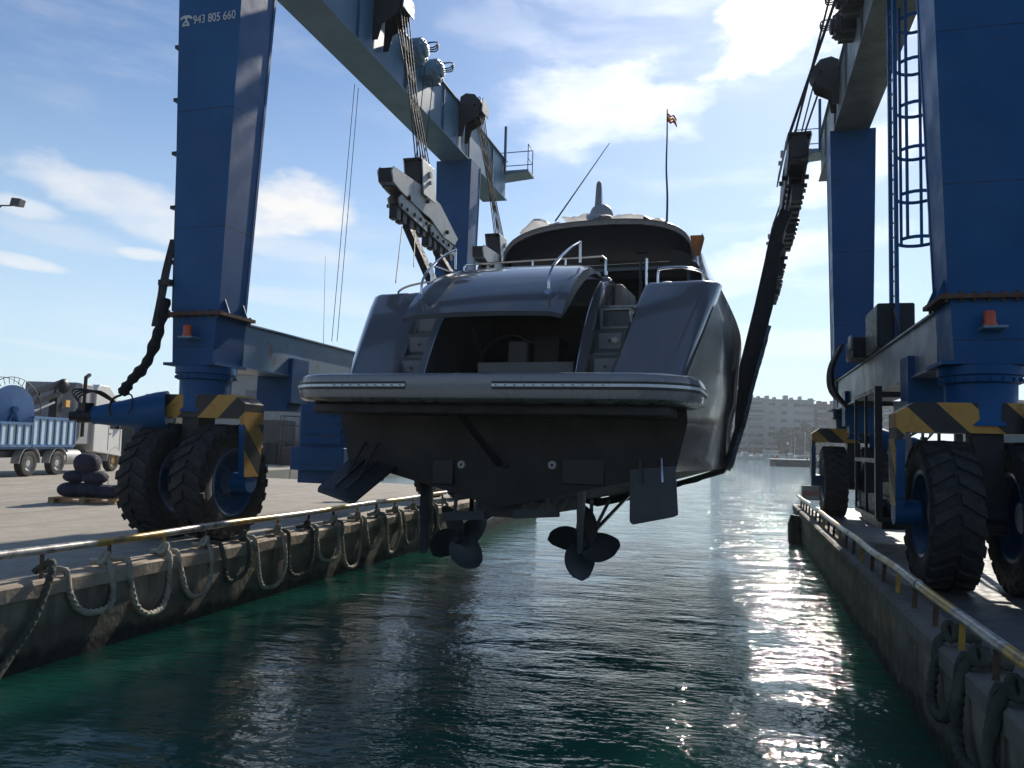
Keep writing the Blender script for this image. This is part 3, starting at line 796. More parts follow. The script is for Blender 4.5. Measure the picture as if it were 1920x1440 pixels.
# engine box, cables and dangling cab frame on the right sill beam
m = MB().box(2.62, 3.30, 16.7, 18.2, 4.8, 5.68); m.box(2.4, 2.75, 18.4, 19.6, 4.8, 5.25); m.build('engine_box', grease, hoist, bevel=.04)
m = MB().box(2.36, 2.40, 18.5, 18.9, 5.0, 5.3); m.build('control_plate', palesteel, hoist, smooth=False)
m = MB()
for k in range(2): m.tube(spline([(2.9, 17.2, 5.6 - .06 * k), (2.9, 16.6, 5.55 - .05 * k), (2.85, 16.0, 5.2 - .05 * k), (2.85, 15.8, 4.8)], 14), .025, 6)
for k in range(5): m.tube(spline([(2.3, 19.3 + .2 * k, 5.2), (2.1, 19.4 + .2 * k, 4.7), (2.15, 19.6 + .2 * k, 4.2), (2.45, 19.8, 3.8)], 12), .045, 6)
m.build('hydraulic_hose', grease, hoist)
cab = MB(); X0, X1, Y0, Y1, Z0, Z1 = 2.45, 3.75, 15.6, 18.4, 1.55, 3.95
for x in (X0, X1):
    for y in (Y0, (Y0 + Y1) / 2, Y1): cab.obox((x, y, Z0), (x, y, Z1), .12 if y == Y0 else .05, .12 if y == Y0 else .05)
    for z in (Z0, 2.6, Z1 - .05): cab.obox((x, Y0, z), (x, Y1, z), .06, .08)
for y in (Y0, Y1):
    for z in (Z0, Z1 - .15): cab.obox((X0, y, z), (X1, y, z), .06, .1)
cab.build('hanging_frame', black, hoist, smooth=False)
m = MB().box(X0 + .1, X1, Y0 + .3, Y1 - .1, 1.35, 1.9); m.box(X0 + .4, X1 - .1, Y0 + .6, Y1 - .7, 1.9, 2.15)
for k in range(6): m.ball((X0 + .25 + .2 * k, Y0 + .2 + .1 * (k % 2), 1.72 + .08 * (k % 3)), .20, .2, .17, 12, 8, wob=.25)
m.build('hung_machinery', grease, hoist)
# pale canvas strip hanging by the near right bogie
m = MB(); P = [(1690, 752), (1697, 830), (1700, 900), (1706, 985)]
rings = []
for px, py in P:
    q = GY(px, py, 13.6); rings.append([q + Vector((-.11, 0, 0)), q + Vector((.1, .03, 0)), q + Vector((.1, .09, 0)), q + Vector((-.11, .06, 0))])
m.loft(rings).build('canvas_strip', mat('grey_canvas', (.28, .27, .26), .8, 0, .3, 5), hoist)
# caged ladder on the right
lad = MB(); A, B = Vector((2.93, 17.0, 4.8)), Vector((2.93, 17.0, 12.4))
A1, B1 = A + Vector((.02, -.45, 0)), B + Vector((.02, -.45, 0))
for (p, q) in ((A, B), (A1, B1)): lad.obox(p, q, .09, .07)
n = 26
for k in range(n): t = (k + .5) / n; lad.tube([A.lerp(B, t), A1.lerp(B1, t)], .014, 6)
lad.build('ladder', blue, hoist, smooth=False)
cg = MB(); mid = (A + A1) / 2 + Vector((.42, 0, 0))
def hoop(z):
    return [Vector((mid.x - .36 * math.cos(t), mid.y - .40 * math.sin(t), z)) for t in [R(-150) + R(300) * i / 14 + R(180) for i in range(15)]]
zs = [6.9 + .89 * k for k in range(6)]
for z in zs:
    h = hoop(z)
    for i in range(14): cg.obox(h[i], h[i + 1], .014, .065)
for i in (1, 4, 6, 8, 10, 13): cg.obox(hoop(zs[0])[i], hoop(zs[-1] + .5)[i], .055, .05)
cg.build('ladder_cage', blue, hoist, smooth=False)


# ================================================================ THE YACHT
XB = -2.97
YA, YX, YR = R(-4.0), -3.27, 10.86      # the yacht hangs turned a little: its stern towards the left
def YG(px, py, Y):
    M = Matrix.Rotation(-YA, 3, 'Z'); o_ = M @ (CO - Vector((YX, YR, 0))) + Vector((XB, YR, 0)); d = M @ ray(px, py)
    return o_ + d * ((Y - o_.y) / d.y)
yacht = thing('motor_yacht', (XB, YR, 1.78), 'large grey motor yacht hanging stern-on in black slings above the slip', 'yacht')
def U(u, y, z): return Vector((XB + u, y, z))
# hull rows: (aft y, [(t, half beam)], [(t, z)], bow y)
rows = [
    dict(ya=10.9, yb=30.6, hb=[(0, .0), (1, .0)], z=[(0, 1.80), (.35, 1.62), (.7, 1.7), (.9, 2.4), (1, 3.6)]),
    dict(ya=10.9, yb=30.7, hb=[(0, 1.15), (.3, 1.3), (.6, 1.15), (.85, .5), (1, .01)], z=[(0, 2.08), (.35, 1.98), (.7, 2.15), (.9, 2.8), (1, 3.7)]),
    dict(ya=10.88, yb=31.0, hb=[(0, 2.46), (.2, 2.54), (.5, 2.40), (.75, 1.65), (.92, .7), (1, .01)], z=[(0, 2.38), (.35, 2.36), (.7, 2.7), (.9, 3.3), (1, 3.9)]),
    dict(ya=10.87, yb=31.0, hb=[(0, 2.49), (.2, 2.59), (.5, 2.45), (.75, 1.7), (.92, .74), (1, .01)], z=[(0, 2.40), (.35, 2.40), (.7, 2.76), (.9, 3.36), (1, 3.95)]),
    dict(ya=10.85, yb=31.6, hb=[(0, 2.64), (.2, 2.71), (.42, 2.50), (.64, 2.14), (.8, 1.5), (.92, 1.0), (1, .01)], z=[(0, 3.05), (.5, 3.2), (1, 4.4)]),
    dict(ya=10.75, yb=31.8, hb=[(0, 2.64), (.2, 2.74), (.42, 2.54), (.64, 2.18), (.8, 1.6), (.92, 1.1), (1, .01)], z=[(0, 3.32), (.5, 3.5), (1, 4.7)]),
    dict(ya=11.00, yb=32.2, hb=[(0, 2.58), (.2, 2.80), (.42, 2.60), (.64, 2.22), (.8, 1.7), (.92, 1.3), (1, .01)], z=[(0, 3.62), (.5, 3.85), (1, 5.1)]),
    dict(ya=11.38, yb=32.6, hb=[(0, 2.73), (.2, 2.83), (.42, 2.6), (.64, 2.26), (.8, 1.8), (.92, 1.45), (1, .01)], z=[(0, 4.20), (.5, 4.35), (1, 5.4)]),
    dict(ya=11.90, yb=32.9, hb=[(0, 2.85), (.2, 2.88), (.42, 2.62), (.64, 2.28), (.8, 1.85), (.92, 1.55), (1, .01)], z=[(0, 4.75), (.5, 4.82), (1, 5.7)]),
    dict(ya=12.42, yb=33.1, hb=[(0, 2.92), (.2, 2.91), (.42, 2.64), (.64, 2.3), (.8, 1.87), (.92, 1.6), (1, .01)], z=[(0, 5.10), (.5, 5.15), (1, 5.95)]),
    dict(ya=12.62, yb=33.1, hb=[(0, 2.90), (.2, 2.88), (.42, 2.61), (.64, 2.27), (.8, 1.84), (.92, 1.55), (1, .01)], z=[(0, 5.18), (.5, 5.23), (1, 6.0)]),
]
NS = 44
def hp(r, t, s): return U(s * cr(r['hb'], t), r['ya'] + (r['yb'] - r['ya']) * t, cr(r['z'], t))
def hullrows(idx, name, m):
    b = MB()
    for s in (1, -1):
        for a, c in zip(idx[:-1], idx[1:]):
            b.loft([[hp(rows[a], (i / NS) ** 1.15, s) for i in range(NS + 1)], [hp(rows[c], (i / NS) ** 1.15, s) for i in range(NS + 1)]], caps=False, closed=False)
    return b
b = hullrows([0, 1, 2, 3], 'hull_bottom', antif)
tr = [hp(rows[k], 0, 1) for k in range(0, 6)] ; trl = [hp(rows[k], 0, -1) for k in range(5, 0, -1)]
b.add(tr + trl, [tuple(range(len(tr) + len(trl)))])
b.build('hull_bottom', antif, yacht)
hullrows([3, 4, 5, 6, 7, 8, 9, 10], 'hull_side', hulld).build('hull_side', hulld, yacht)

# ---- swim platform: rounded corners, rub strake groove
def plat_outline(e, z):
    pts = []; hw, ya, yb, rr = 2.86 - e, 9.55 + e, 11.2, .75
    pts.append(U(-hw + .02, yb, z)); n = 10
    for i in range(n + 1):
        t = math.pi / 2 * i / n; pts.append(U(-hw + rr - rr * math.cos(t), ya + rr * .95 - rr * .95 * math.sin(t) + 0.0, z))
    for i in range(1, 9): pts.append(U(-hw + rr + (2 * hw - 2 * rr) * i / 9, ya - .05 * math.sin(math.pi * i / 9), z))
    for i in range(n + 1):
        t = math.pi / 2 * (1 - i / n); pts.append(U(hw - rr + rr * math.cos(t), ya + rr * .95 - rr * .95 * math.sin(t), z))
    pts.append(U(hw - .02, yb, z)); return pts
prof = [(.18, 3.235), (.06, 3.25), (.01, 3.285), (0, 3.33), (0, 3.435), (0, 3.52), (.01, 3.575), (.035, 3.60), (.08, 3.61)]
MB().loft([plat_outline(e, z) for e, z in prof]).build('swim_platform', platm, yacht)
def strip(e, z0, z1, i0, i1, m, name, out):
    P0, P1, Q0, Q1 = plat_outline(e, z0), plat_outline(e, z1), plat_outline(e - out, z0), plat_outline(e - out, z1)
    rings = [[P0[i], Q0[i], Q1[i], P1[i]] for i in range(i0, i1)]
    return MB().loft(rings).build(name, m, yacht)
def part_strip(ua, ub, side):
    """runs on the aft face and round the corner"""
    e = -.004; res = []
    for (z0, z1, m, name, out) in ((3.395, 3.495, black, 'rub_strake', .010), (3.428, 3.464, mat('strake_metal_%d' % side, (.75, .77, .80), .3, .2, .05), 'strake_insert', .016)):
        A = plat_outline(e, z0); n = len(A)
        pts = [q for q in A if (q.x - XB) * side > abs(ua) - 1e-6 and q.y < 11.2]
        pts = sorted(pts, key=lambda q: abs(q.x - XB) + .0 if q.y < 9.7 else 3 + q.y)
        x0 = XB + side * abs(ua); y0 = 9.55 + e - .05 * math.cos((x0 - XB) / 2.0 * 1.5)
        base = [Vector((x0, y0, z0))] + pts
        rings = []
        for q in base:
            dq = Vector((q.x - XB, q.y - 11.0, 0)); dq = Vector((0, -1, 0)) if abs(q.x - XB) < 1.9 else Vector((side * max(0, abs(q.x - XB) - 1.9), -(max(.0, 10.3 - q.y)) - .02, 0)).normalized()
            rings.append([Vector((q.x, q.y, z0)), Vector((q.x, q.y, z0)) + dq * out, Vector((q.x, q.y, z1)) + dq * out, Vector((q.x, q.y, z1))])
        MB().loft(rings).build(name, m, yacht, smooth=False)
part_strip(.38, 0, 1); part_strip(.85, 0, -1)
m = MB()
for k in range(15):
    for s_, u in ((1, .44 + k * .125 if k < 12 else 0), (-1, .91 + k * .125 if k < 9 else 0)):
        if u: q = U(s_ * u, 9.455, 3.445); m.cyl(q, q + Vector((0, .05, 0)), .007, 6)
m.build('screw', black, yacht)
MB().box(XB - 2.52, XB + 2.52, 9.9, 10.9, 3.09, 3.232).build('platform_underside', darkin, yacht, bevel=.03)
# platform braces
m = MB()
m.obox(U(-.28, 10.0, 3.12), U(.0, 10.86, 2.42), .075, .075)
m.build('platform_brace', black, yacht, smooth=False)

# ---- stern quarters each side
def qrow(y, z, uo, ui): return (y, z, uo, ui)
Q = [(10.62, 3.605, 2.575, 1.60), (10.90, 3.95, 2.66, 1.65), (11.19, 4.30, 2.74, 1.70), (11.49, 4.65, 2.82, 1.75), (11.76, 4.95, 2.89, 1.80), (11.94, 5.14, 2.925, 1.84), (11.975, 5.18, 2.93, 1.85), (12.02, 5.20, 2.92, 1.86)]
for s in (1, -1):
    rings = []
    for (y, z, uo, ui) in Q:
        rings.append([U(s * ui, y + .04, z - .01), U(s * (ui + .05), y + .0, z), U(s * (uo - .26), y - .005, z + .003), U(s * (uo - .21), y + .008, z + .002), U(s * (uo - .07), y + .13, z), U(s * (uo - .03), y + .19, z), U(s * (uo - .008), y + .26, z), U(s * (uo), y + .34, z), U(s * (uo + .006), y + .42, z)])
    # back edge rows follow into the bulwark
    MB().loft(rings, caps=False, closed=False).build('stern_quarter', hullm, yacht)
    # bulwark cap running forward and inner wall
    w = MB(); ring = []
    for i in range(13):
        t = i / 12; y = 12.15 + t * 4.35; tt = (y - 12.25) / (33.1 - 12.25)
        uo = cr(rows[10]['hb'], tt); z = cr(rows[10]['z'], tt)
        ring.append([U(s * (uo + .01), y, z - .02), U(s * (uo - .03), y, z + .01), U(s * (1.88 + .06 * t), y, z + .012), U(s * (1.87 + .06 * t), y, z - .02), U(s * (1.86), y, 3.62)])
    w.loft(ring, caps=False, closed=False)
    w.add([U(s * q[3], q[0] + .04, q[1] - .01) for q in Q] + [U(s * 1.86, 12.3, 5.17), U(s * 1.86, 12.3, 3.6)], [tuple(range(len(Q) + 2))])
    w.build('bulwark', hullm, yacht)
    # slanted side frame between stairs and garage
    f = MB(); out = []
    fr = [(10.62, 3.605), (10.80, 3.95), (11.02, 4.30), (11.28, 4.65), (11.60, 4.98), (11.95, 5.22), (12.25, 5.33)]
    ua, ub = 1.14, 1.27
    f.loft([[U(s * ua, y, z), U(s * ub, y, z), U(s * ub, y + .5, z), U(s * ua, y + .5, z)] for y, z in fr], caps=True)
    f.add([U(s * ub, y + .1, z) for y, z in fr] + [U(s * ub, 13.6, 5.33), U(s * ub, 13.6, 3.6)], [tuple(range(len(fr) + 2))])
    f.add([U(s * ua, y + .1, z) for y, z in fr] + [U(s * ua, 13.6, 5.33), U(s * ua, 13.6, 3.6)], [tuple(range(len(fr) + 2))])
    f.build('garage_side_frame', hullm, yacht)
    tl = MB().tube([U(s * (ua + .004), y - .012, z) for y, z in fr], .010, 6).build('frame_trim', chrome, yacht)
    # steps
    a0, a1 = sorted((s * 1.275, s * 1.72))
    for k, (y, z) in enumerate(((10.86, 3.64), (11.10, 4.03), (11.40, 4.40), (11.72, 4.77))):
        zt = z; top = MB().box(XB + a0, XB + a1, y - .05, y + .36, zt - .045, zt); top.build('step', hullm, yacht, bevel=.012)
        if k < 3 or s < 0:
            rs = MB().box(XB + a0, XB + a1, y + .05, y + .06, zt, zt + .345); rs.build('riser', hulld, yacht, smooth=False)
        if k in (0, 1, 2):
            if not (k == 2 and s > 0):
                dz = MB().box(XB + a0 + .07, XB + a1 - .05, y + .038, y + .052, zt + .06, zt + .29); dz.build('step_panel', inner, yacht, bevel=.006)
            q = U((a0 + a1) / 2 + .01, y + .03, zt + .175)
            if k < 2:
                MB().cyl(q - Vector((0, .012, 0)), q + Vector((0, .012, 0)), .022, 14).build('latch', black, yacht)
    if s > 0:  # open locker at the top of the starboard steps
        y, z = 11.42, 4.42
        m = MB()
        for (xa, xb, za, zb_) in ((a0 + .03, a0 + .06, z, z + .30), (a1 + .02, a1 + .05, z, z + .30), (a0 + .03, a1 + .05, z + .27, z + .30), (a0 + .03, a1 + .05, z, z + .03)): m.box(XB + xa, XB + xb, y - .03, y + .02, za, zb_)
        m.build('locker_frame', platm, yacht, smooth=False)
        m = MB(); m.tube([U(1.48, y + .1, z + .15), U(1.72, y + .1, z + .16)], .018, 8); m.box(XB + 1.35, XB + 1.7, y + .15, y + .25, z + .02, z + .1); m.build('locker_contents', palesteel, yacht)
        q = U(1.58, 11.12, 4.21); MB().ball(q, .055, .02, .05, 12, 8).build('worn_sticker', mat('pale_peeling_sticker', (.42, .40, .30), .7, 0, .4, 30), yacht)
        for k in range(1): MB().box(XB + 1.28, XB + 1.80, 11.62, 12.6, 4.77, 4.80).build('landing', hullm, yacht, smooth=False)
# ---- tender garage
m = MB(); ya, yb = 11.0, 13.5
m.box(XB - 1.14, XB + 1.14, ya - .3, yb, 3.60, 3.63); m.box(XB - 1.14, XB + 1.14, yb - .02, yb, 3.63, 5.1)
m.build('tender_garage', darkin, yacht, smooth=False)
m = MB().box(XB - .55, XB + .95, 11.25, 11.35, 3.64, 3.93); m.build('garage_bulkhead', inner, yacht, bevel=.01)
m = MB().box(XB - .35, XB - .02, 12.0, 12.4, 3.85, 4.35); m.build('garage_box', inner, yacht, bevel=.03)
m = MB()
m.tube(spline([U(-.7, 11.6, 3.9), U(-.55, 11.7, 4.25), U(-.2, 11.8, 4.42), U(.1, 11.9, 4.3)], 20), .025, 8)
m.tube([U(-.75, 11.5, 4.5), U(-.5, 11.5, 3.8)], .02, 8); m.box(XB + .1, XB + .5, 12.0, 12.5, 3.7, 4.4)
m.build('garage_gear', black, yacht)
# ---- garage door, raised: a curved shell
hp_ = [(12.10, 5.36), (11.75, 5.38), (11.35, 5.33), (10.95, 5.19), (10.58, 4.99), (10.25, 4.74), (10.02, 4.52), (9.92, 4.40)]
rings = []; NH = 16
for k, (y, z) in enumerate(hp_):
    top = []; bot = []
    w = 1.15 - .0 * k
    for j in range(NH + 1):
        u = -w + 2 * w * j / NH; c = .035 * (1 - (u / w) ** 2) - .06 - .03 * max(0, abs(u / w) - .92) / .08
        top.append(U(u, y - .02 * (1 - (u / w) ** 2), z + c + .09)); bot.append(U(u * .99, y + .03, z + c + .035))
    rings.append(top + bot[::-1])
MB().loft(rings).build('garage_door', hullm, yacht)
for s in (1, -1):
    m = MB(); rr = []
    for k, (y, z) in enumerate(hp_):
        d = [.02, .05, .10, .15, .17, .16, .10, .03][k]
        rr.append([U(s * 1.145, y, z), U(s * 1.10, y, z), U(s * 1.10, y + .05, z - d), U(s * 1.145, y + .05, z - d)])
    m.loft(rr).build('door_side_skirt', hulld, yacht)
# gas strut pads and handles
for s in (1, -1):
    q = U(s * .93, 10.12, 4.66)
    m = MB().cyl(q, q + Vector((s * .0, -.10, .05)), .035, 14); m.cyl(q + Vector((0, -.1, .05)), q + Vector((0, -.12, .06)), .048, 14)
    pts = spline([q + Vector((0, -.08, .03)), q + Vector((0, -.06, .28)), q + Vector((s * .015, .18, .52)), U(s * .98, 10.85, 5.50), U(s * 1.0, 11.3, 5.70)], 30)
    m.tube(pts, .019, 10); m.ball(pts[-1], .024, .024, .024, 10, 8)
    m.tube([pts[-1], U(s * 1.0, 11.32, 5.40)], .019, 10)
    m.build('door_handrail', chrome, yacht)
# rail across the sun pad
m = MB(); pts = [U(-1.18, 12.1, 5.38), U(-1.2, 12.1, 5.62), U(-1.14, 12.1, 5.66)] + [U(-1.14 + 2.28 * i / 8, 12.1, 5.66 + .01 * i / 8) for i in range(1, 9)] + [U(1.2, 12.1, 5.62), U(1.2, 12.1, 5.38)]
m.tube(pts, .019, 8)
for u in (-.0, .55): m.tube([U(u, 12.1, 5.38), U(u, 12.1, 5.66)], .017, 8)
for u in (-1.2, 0, .55, 1.2): m.cyl(U(u, 12.1, 5.37), U(u, 12.1, 5.43), .032, 10)
m.build('sunpad_rail', chrome, yacht)
# sun pad and cockpit
m = MB().box(XB - 1.26, XB + 1.26, 12.14, 13.9, 4.9, 5.36); m.build('sunpad_base', hullm, yacht, bevel=.05)
m = MB().box(XB - 1.18, XB + 1.18, 12.5, 13.8, 5.362, 5.43); m.build('sunpad_cushion', teak, yacht, bevel=.03)
MB().box(XB + 1.27, XB + 1.42, 12.35, 13.4, 4.8, 5.28).build('seat_side', teak, yacht, bevel=.04)
MB().box(XB - 1.9, XB + 1.9, 13.62, 18, 4.55, 4.60).build('cockpit_floor', teak, yacht, smooth=False)
# ---- superstructure
def arch(y, w, z0, zs, zt, n=24, ox=.12):
    """half-width w at the shoulder, side base z0, shoulder zs, crown zt"""
    pts = [U(-w - .10, y, z0), U(-w - .02, y, z0 + (zs - z0) * .55)]
    for i in range(n + 1):
        t = math.pi * i / n; c = -math.cos(t); pts.append(U(w * (abs(c) ** .80) * (1 if c > 0 else -1), y, zs + (zt - zs) * math.sin(t) ** .62))
    pts += [U(w + .02, y, z0 + (zs - z0) * .55), U(w + .10, y, z0)]
    return [q + Vector((ox, 0, 0)) for q in pts]
m = MB(); st = [(15.6, 1.96, 6.30, 6.40, 7.27), (15.8, 2.00, 6.2, 6.42, 7.33), (16.6, 2.05, 5.2, 6.45, 7.37), (19, 2.08, 5.2, 6.4, 7.25), (22, 1.9, 5.2, 6.1, 6.9), (25, 1.5, 5.3, 5.6, 6.1), (27, 1.0, 5.4, 5.5, 5.6)]
m.loft([arch(*q) for q in st], caps=False, closed=False); m.build('superstructure', hullm, yacht)
# rolled pale lip round the roof's aft edge
P = arch(15.6, 1.96, 6.30, 6.40, 7.27)[2:-2]
m = MB(); m.loft([[p + Vector((0, -.03, 0)), p + Vector((0, -.05, .03)), p + Vector((0, .1, .06)), p + Vector((0, .1, -.08)), p + Vector((0, -.02, -.075))] for p in P]); m.build('roof_lip', platm, yacht)
# dark glossy visor below the roof lip
m = MB(); n = len(P)
low = [Vector((p.x * .97 + XB * .03, 15.9, 6.36)) for p in P]; up = [p + Vector((0, .02, -.06)) for p in P]
m.loft([up, [(a + b) / 2 + Vector((0, .12, 0)) for a, b in zip(up, low)], low], caps=False, closed=False); m.build('visor', glassd, yacht)
m = MB().tube([q + Vector((0, -.01, 0)) for q in (U(-1.75, 15.88, 6.40), U(0, 15.84, 6.42), U(1.6, 15.88, 6.44))], .012, 6); m.build('visor_trim', chrome, yacht); MB().box(XB - 1.80, XB + 1.95, 15.9, 16.1, 6.30, 6.37).build('visor_sill', hulld, yacht)
m = MB()
for k, (u, z, w_) in enumerate(((1.05, 6.86, .14), (.2, 6.75, .03), (-.9, 6.82, .05))): q = U(u, 15.86, z - .2); m.ball(q, w_, .04, .05, 12, 8)
m.build('visor_fitting', glassd, yacht)
# aft bulkhead with sliding glass
MB().box(XB - 2.05, XB + 2.05, 17.6, 17.7, 4.6, 6.5).build('aft_glass_door', glassd, yacht, smooth=False)
m = MB()
for u in (-.9, .75, 1.15, 1.25): m.tube([U(u, 15.2 if u > 1.1 else 17.5, 4.6), U(u, 15.2 if u > 1.1 else 17.5, 6.4)], .022, 8)
m.build('door_frame_post', black, yacht)
for s in (-1, 1):
    MB().prism([U(s * 2.0, 15.9, 6.4), U(s * 2.12, 15.0, 5.2), U(s * 2.12, 17.6, 5.2), U(s * 2.08, 17.6, 6.4)], (-s * .06, 0, 0)).build('side_wing', hulld, yacht, smooth=False)
MB().box(XB + 1.42, XB + 1.86, 13.6, 13.8, 4.6, 5.15).build('cockpit_seat', inner, yacht, bevel=.03)
MB().box(XB + 1.30, XB + 1.85, 12.7, 12.8, 4.79, 4.88).build('cooler_lid', palesteel, yacht, bevel=.02)
m = MB(); m.box(XB - 1.25, XB + .9, 14.2, 14.6, 5.0, 5.5); m.build('cockpit_bench', teak, yacht, bevel=.05)
# crinkled wrap lying on the roof
def wrap(u0, u1, y0, y1, zf, name, amp, seed):
    m = MB(); nx, ny = 40, 10; rr = random.Random(seed); V = []
    for i in range(nx + 1):
        for j in range(ny + 1):
            u = u0 + (u1 - u0) * i / nx; y = y0 + (y1 - y0) * j / ny
            z = zf(u) + amp * (.5 + noise.noise(Vector((u * 3.1 + seed, y * 2.5, 1))) + .5 * abs(noise.noise(Vector((u * 9, y * 7, seed)))))
            if j == 0: z -= .05 + .05 * noise.noise(Vector((u * 6, 3, seed)))
            V.append(U(u, y, z))
    F = [(i * (ny + 1) + j, (i + 1) * (ny + 1) + j, (i + 1) * (ny + 1) + j + 1, i * (ny + 1) + j + 1) for i in range(nx) for j in range(ny)]
    return m.add(V, F).build(name, whitewrap, yacht)
roofz = lambda u: 6.56 + (7.46 - 6.56) * (max(0, 1 - (abs(u) / 2.05) ** 2.4)) ** .5
wrap(-.65, 1.95, 15.72, 17.2, roofz, 'roof_wrap', .10, 3)
wrap(-1.65, -.75, 15.95, 16.8, lambda u: roofz(u) + .26 * max(0, 1 - abs((u + 1.35) / .38)) ** .7, 'roof_wrap', .05, 9)
# radar dome and fin
q = U(.06, 16.4, 7.46); rd = MB().lathe([(.20, 0), (.235, .03), (.255, .13), (.25, .22), (.20, .33), (.12, .39), (.001, .41)], q, (0, 0, 1), 28); rd.build('radar_dome', mat('grey_dome', (.30, .31, .33), .35, 0, .05), yacht)
m = MB().loft([[q + Vector((sx * a - .06, sy * b_, h)) for sx, sy in ((-1, -1), (1, -1), (1, 1), (-1, 1))] for a, b_, h in ((.09, .10, .2), (.07, .08, .45), (.06, .06, .75), (.05, .05, .88), (.02, .03, .93))]); m.build('radar_mast', platm, yacht, bevel=.02)
# antennas, horn, flag staff
a, b_ = YG(1041, 415, 16.8), YG(1143, 268, 16.8)
MB().tube([a, b_], lambda t: .020 - .012 * t, 8).build('whip_antenna', hulld, yacht)
a, b_ = YG(1250, 425, 15.9), YG(1251, 205, 15.9)
m = MB(); m.tube(spline([a, a.lerp(b_, .25) + Vector((.01, 0, 0)), a.lerp(b_, .5) + Vector((-.012, 0, 0)), a.lerp(b_, .78), b_], 30), lambda t: .024 - .012 * t, 8); fs = m.build('flag_staff', hulld, yacht)
def cloth(q, w, h, m, name, seed, par):
    V = []; nx = 10
    for j in (0, 1):
        for i in range(nx + 1):
            t = i / nx; V.append(q + Vector((w * t + .01 * math.sin(j * 3 + seed), .05 * math.sin(t * 7 + seed) * t, -h * j * (1 - .25 * t) - .10 * t * t * (1 if seed % 2 else 2) + .025 * math.sin(t * 9 + seed))))
    F = [(i, i + 1, nx + 2 + i, nx + 1 + i) for i in range(nx)]
    return MB().add(V, F).add([v + Vector((0, .006, 0)) for v in V], [tuple(reversed(f)) for f in F]).build(name, m, par)
t_ = a.lerp(b_, .955)
cloth(t_, .18, .035, flagr, 'flag', 1, fs); cloth(t_ - Vector((0, 0, .055)), .17, .06, flagy, 'flag', 1, fs); cloth(t_ - Vector((0, 0, .12)), .19, .05, flagr, 'flag', 1, fs)
m = MB(); q = YG(1214, 416, 16); m.tube([q - Vector((0, 0, .12)), q + Vector((0, 0, .05))], .02, 6); m.lathe([(.018, 0), (.03, .06), (.05, .1)], q + Vector((.02, 0, .05)), (-1, -.2, .3), 12); m.build('horn', black, yacht)
# cardboard flap
c = [YG(px, py, 15.6) for px, py in ((1294, 441), (1318, 440), (1320, 446), (1312, 476), (1304, 479), (1298, 463))]
m = MB().prism(c, (0, .10, 0)); m.build('cardboard_flap', card, yacht, bevel=.012)
m = MB().prism([YG(px, py, 15.6) for px, py in ((1318, 440), (1321, 446), (1313, 477), (1308, 470))], (.0, -.12, .0)); m.build('cardboard_flap', card, yacht)
# quarter-top rails, cleats and windlass
m = MB()
z0 = 5.2
m.tube(spline([U(1.96, 12.42, z0), U(1.96, 12.42, z0 + .24), U(2.02, 12.42, z0 + .30), U(2.35, 12.45, z0 + .31), U(2.58, 12.7, z0 + .29), U(2.66, 13.0, z0 + .20), U(2.70, 13.3, z0 + .03)], 40), .020, 8)
m.build('quarter_rail', chrome, yacht)
m = MB(); m.tube(spline([U(-1.92, 12.42, z0), U(-1.92, 12.42, z0 + .22), U(-2.0, 12.42, z0 + .27), U(-2.4, 12.45, z0 + .22), U(-2.62, 12.5, z0 + .14), U(-2.60, 12.6, z0 + .08), U(-2.3, 12.7, z0 + .05), U(-2.2, 12.8, z0)], 44), .020, 8)
m.build('quarter_rail', chrome, yacht)
for s in (1, -1): MB().tube([U(s * 1.82, 12.2, 5.1), U(s * 1.82, 12.2, 5.62)], .02, 8).build('rail_post', chrome, yacht)
m = MB(); m.tube(spline([U(-1.62, 11.75, 4.85), U(-1.62, 11.75, 5.55), U(-1.66, 11.8, 5.60), U(-1.55, 12.3, 5.6), U(-1.42, 12.35, 5.52), U(-1.42, 12.35, 4.9)], 40), .02, 8)
m.build('grab_rail', chrome, yacht)
for (u, y) in ((2.3, 12.75), (2.5, 12.65), (-2.2, 12.5), (-2.5, 12.5), (-2.05, 12.55)):
    q = U(u, y, 5.19); m = MB(); m.cyl(q, q + Vector((0, 0, .09)), .022, 8); m.loft([[q + Vector((-w, -d, h)), q + Vector((w, -d, h)), q + Vector((w, d, h)), q + Vector((-w, d, h))] for w, d, h in ((.06, .02, .08), (.10, .03, .10), (.09, .025, .115))]); m.build('cleat', chrome, yacht)
q = U(2.08, 12.55, 5.19); m = MB(); m.lathe([(.15, 0), (.145, .05), (.10, .11), (.04, .13), (.001, .135)], q, (0, 0, 1), 24); m.cyl(q + Vector((.05, -.02, .1)), q + Vector((.16, -.05, .02)), .03, 10); m.build('windlass', mat('white_cap', (.75, .75, .75), .25, .2, .03), yacht)
m = MB().box(XB + 2.56, XB + 2.66, 12.35, 12.5, 5.17, 5.27); m.build('fairlead', teak, yacht, bevel=.02)
# exhausts and fittings on the transom
ringm = mat('pale_grey_ring', (.42, .42, .42), .45, .2, .06)
for (px, py) in ((866, 871), (1036, 872)):
    q = YG(px, py, 10.86); MB().lathe([(.062, .02), (.062, -.02), (.052, -.035), (.022, -.035), (.020, .01)], q, (0, 1, 0), 24).build('thruster_ring', ringm, yacht)
q = YG(947, 871, 10.86); MB().lathe([(.06, .02), (.06, -.02), (.03, -.03), (.001, -.03)], q, (0, 1, 0), 18).build('drain_fitting', grease, yacht)
MB().obox(q + Vector((0, -.02, .0)), q + Vector((0, -.03, .01)), .1, .05).build('drain_cover', bronze, yacht)
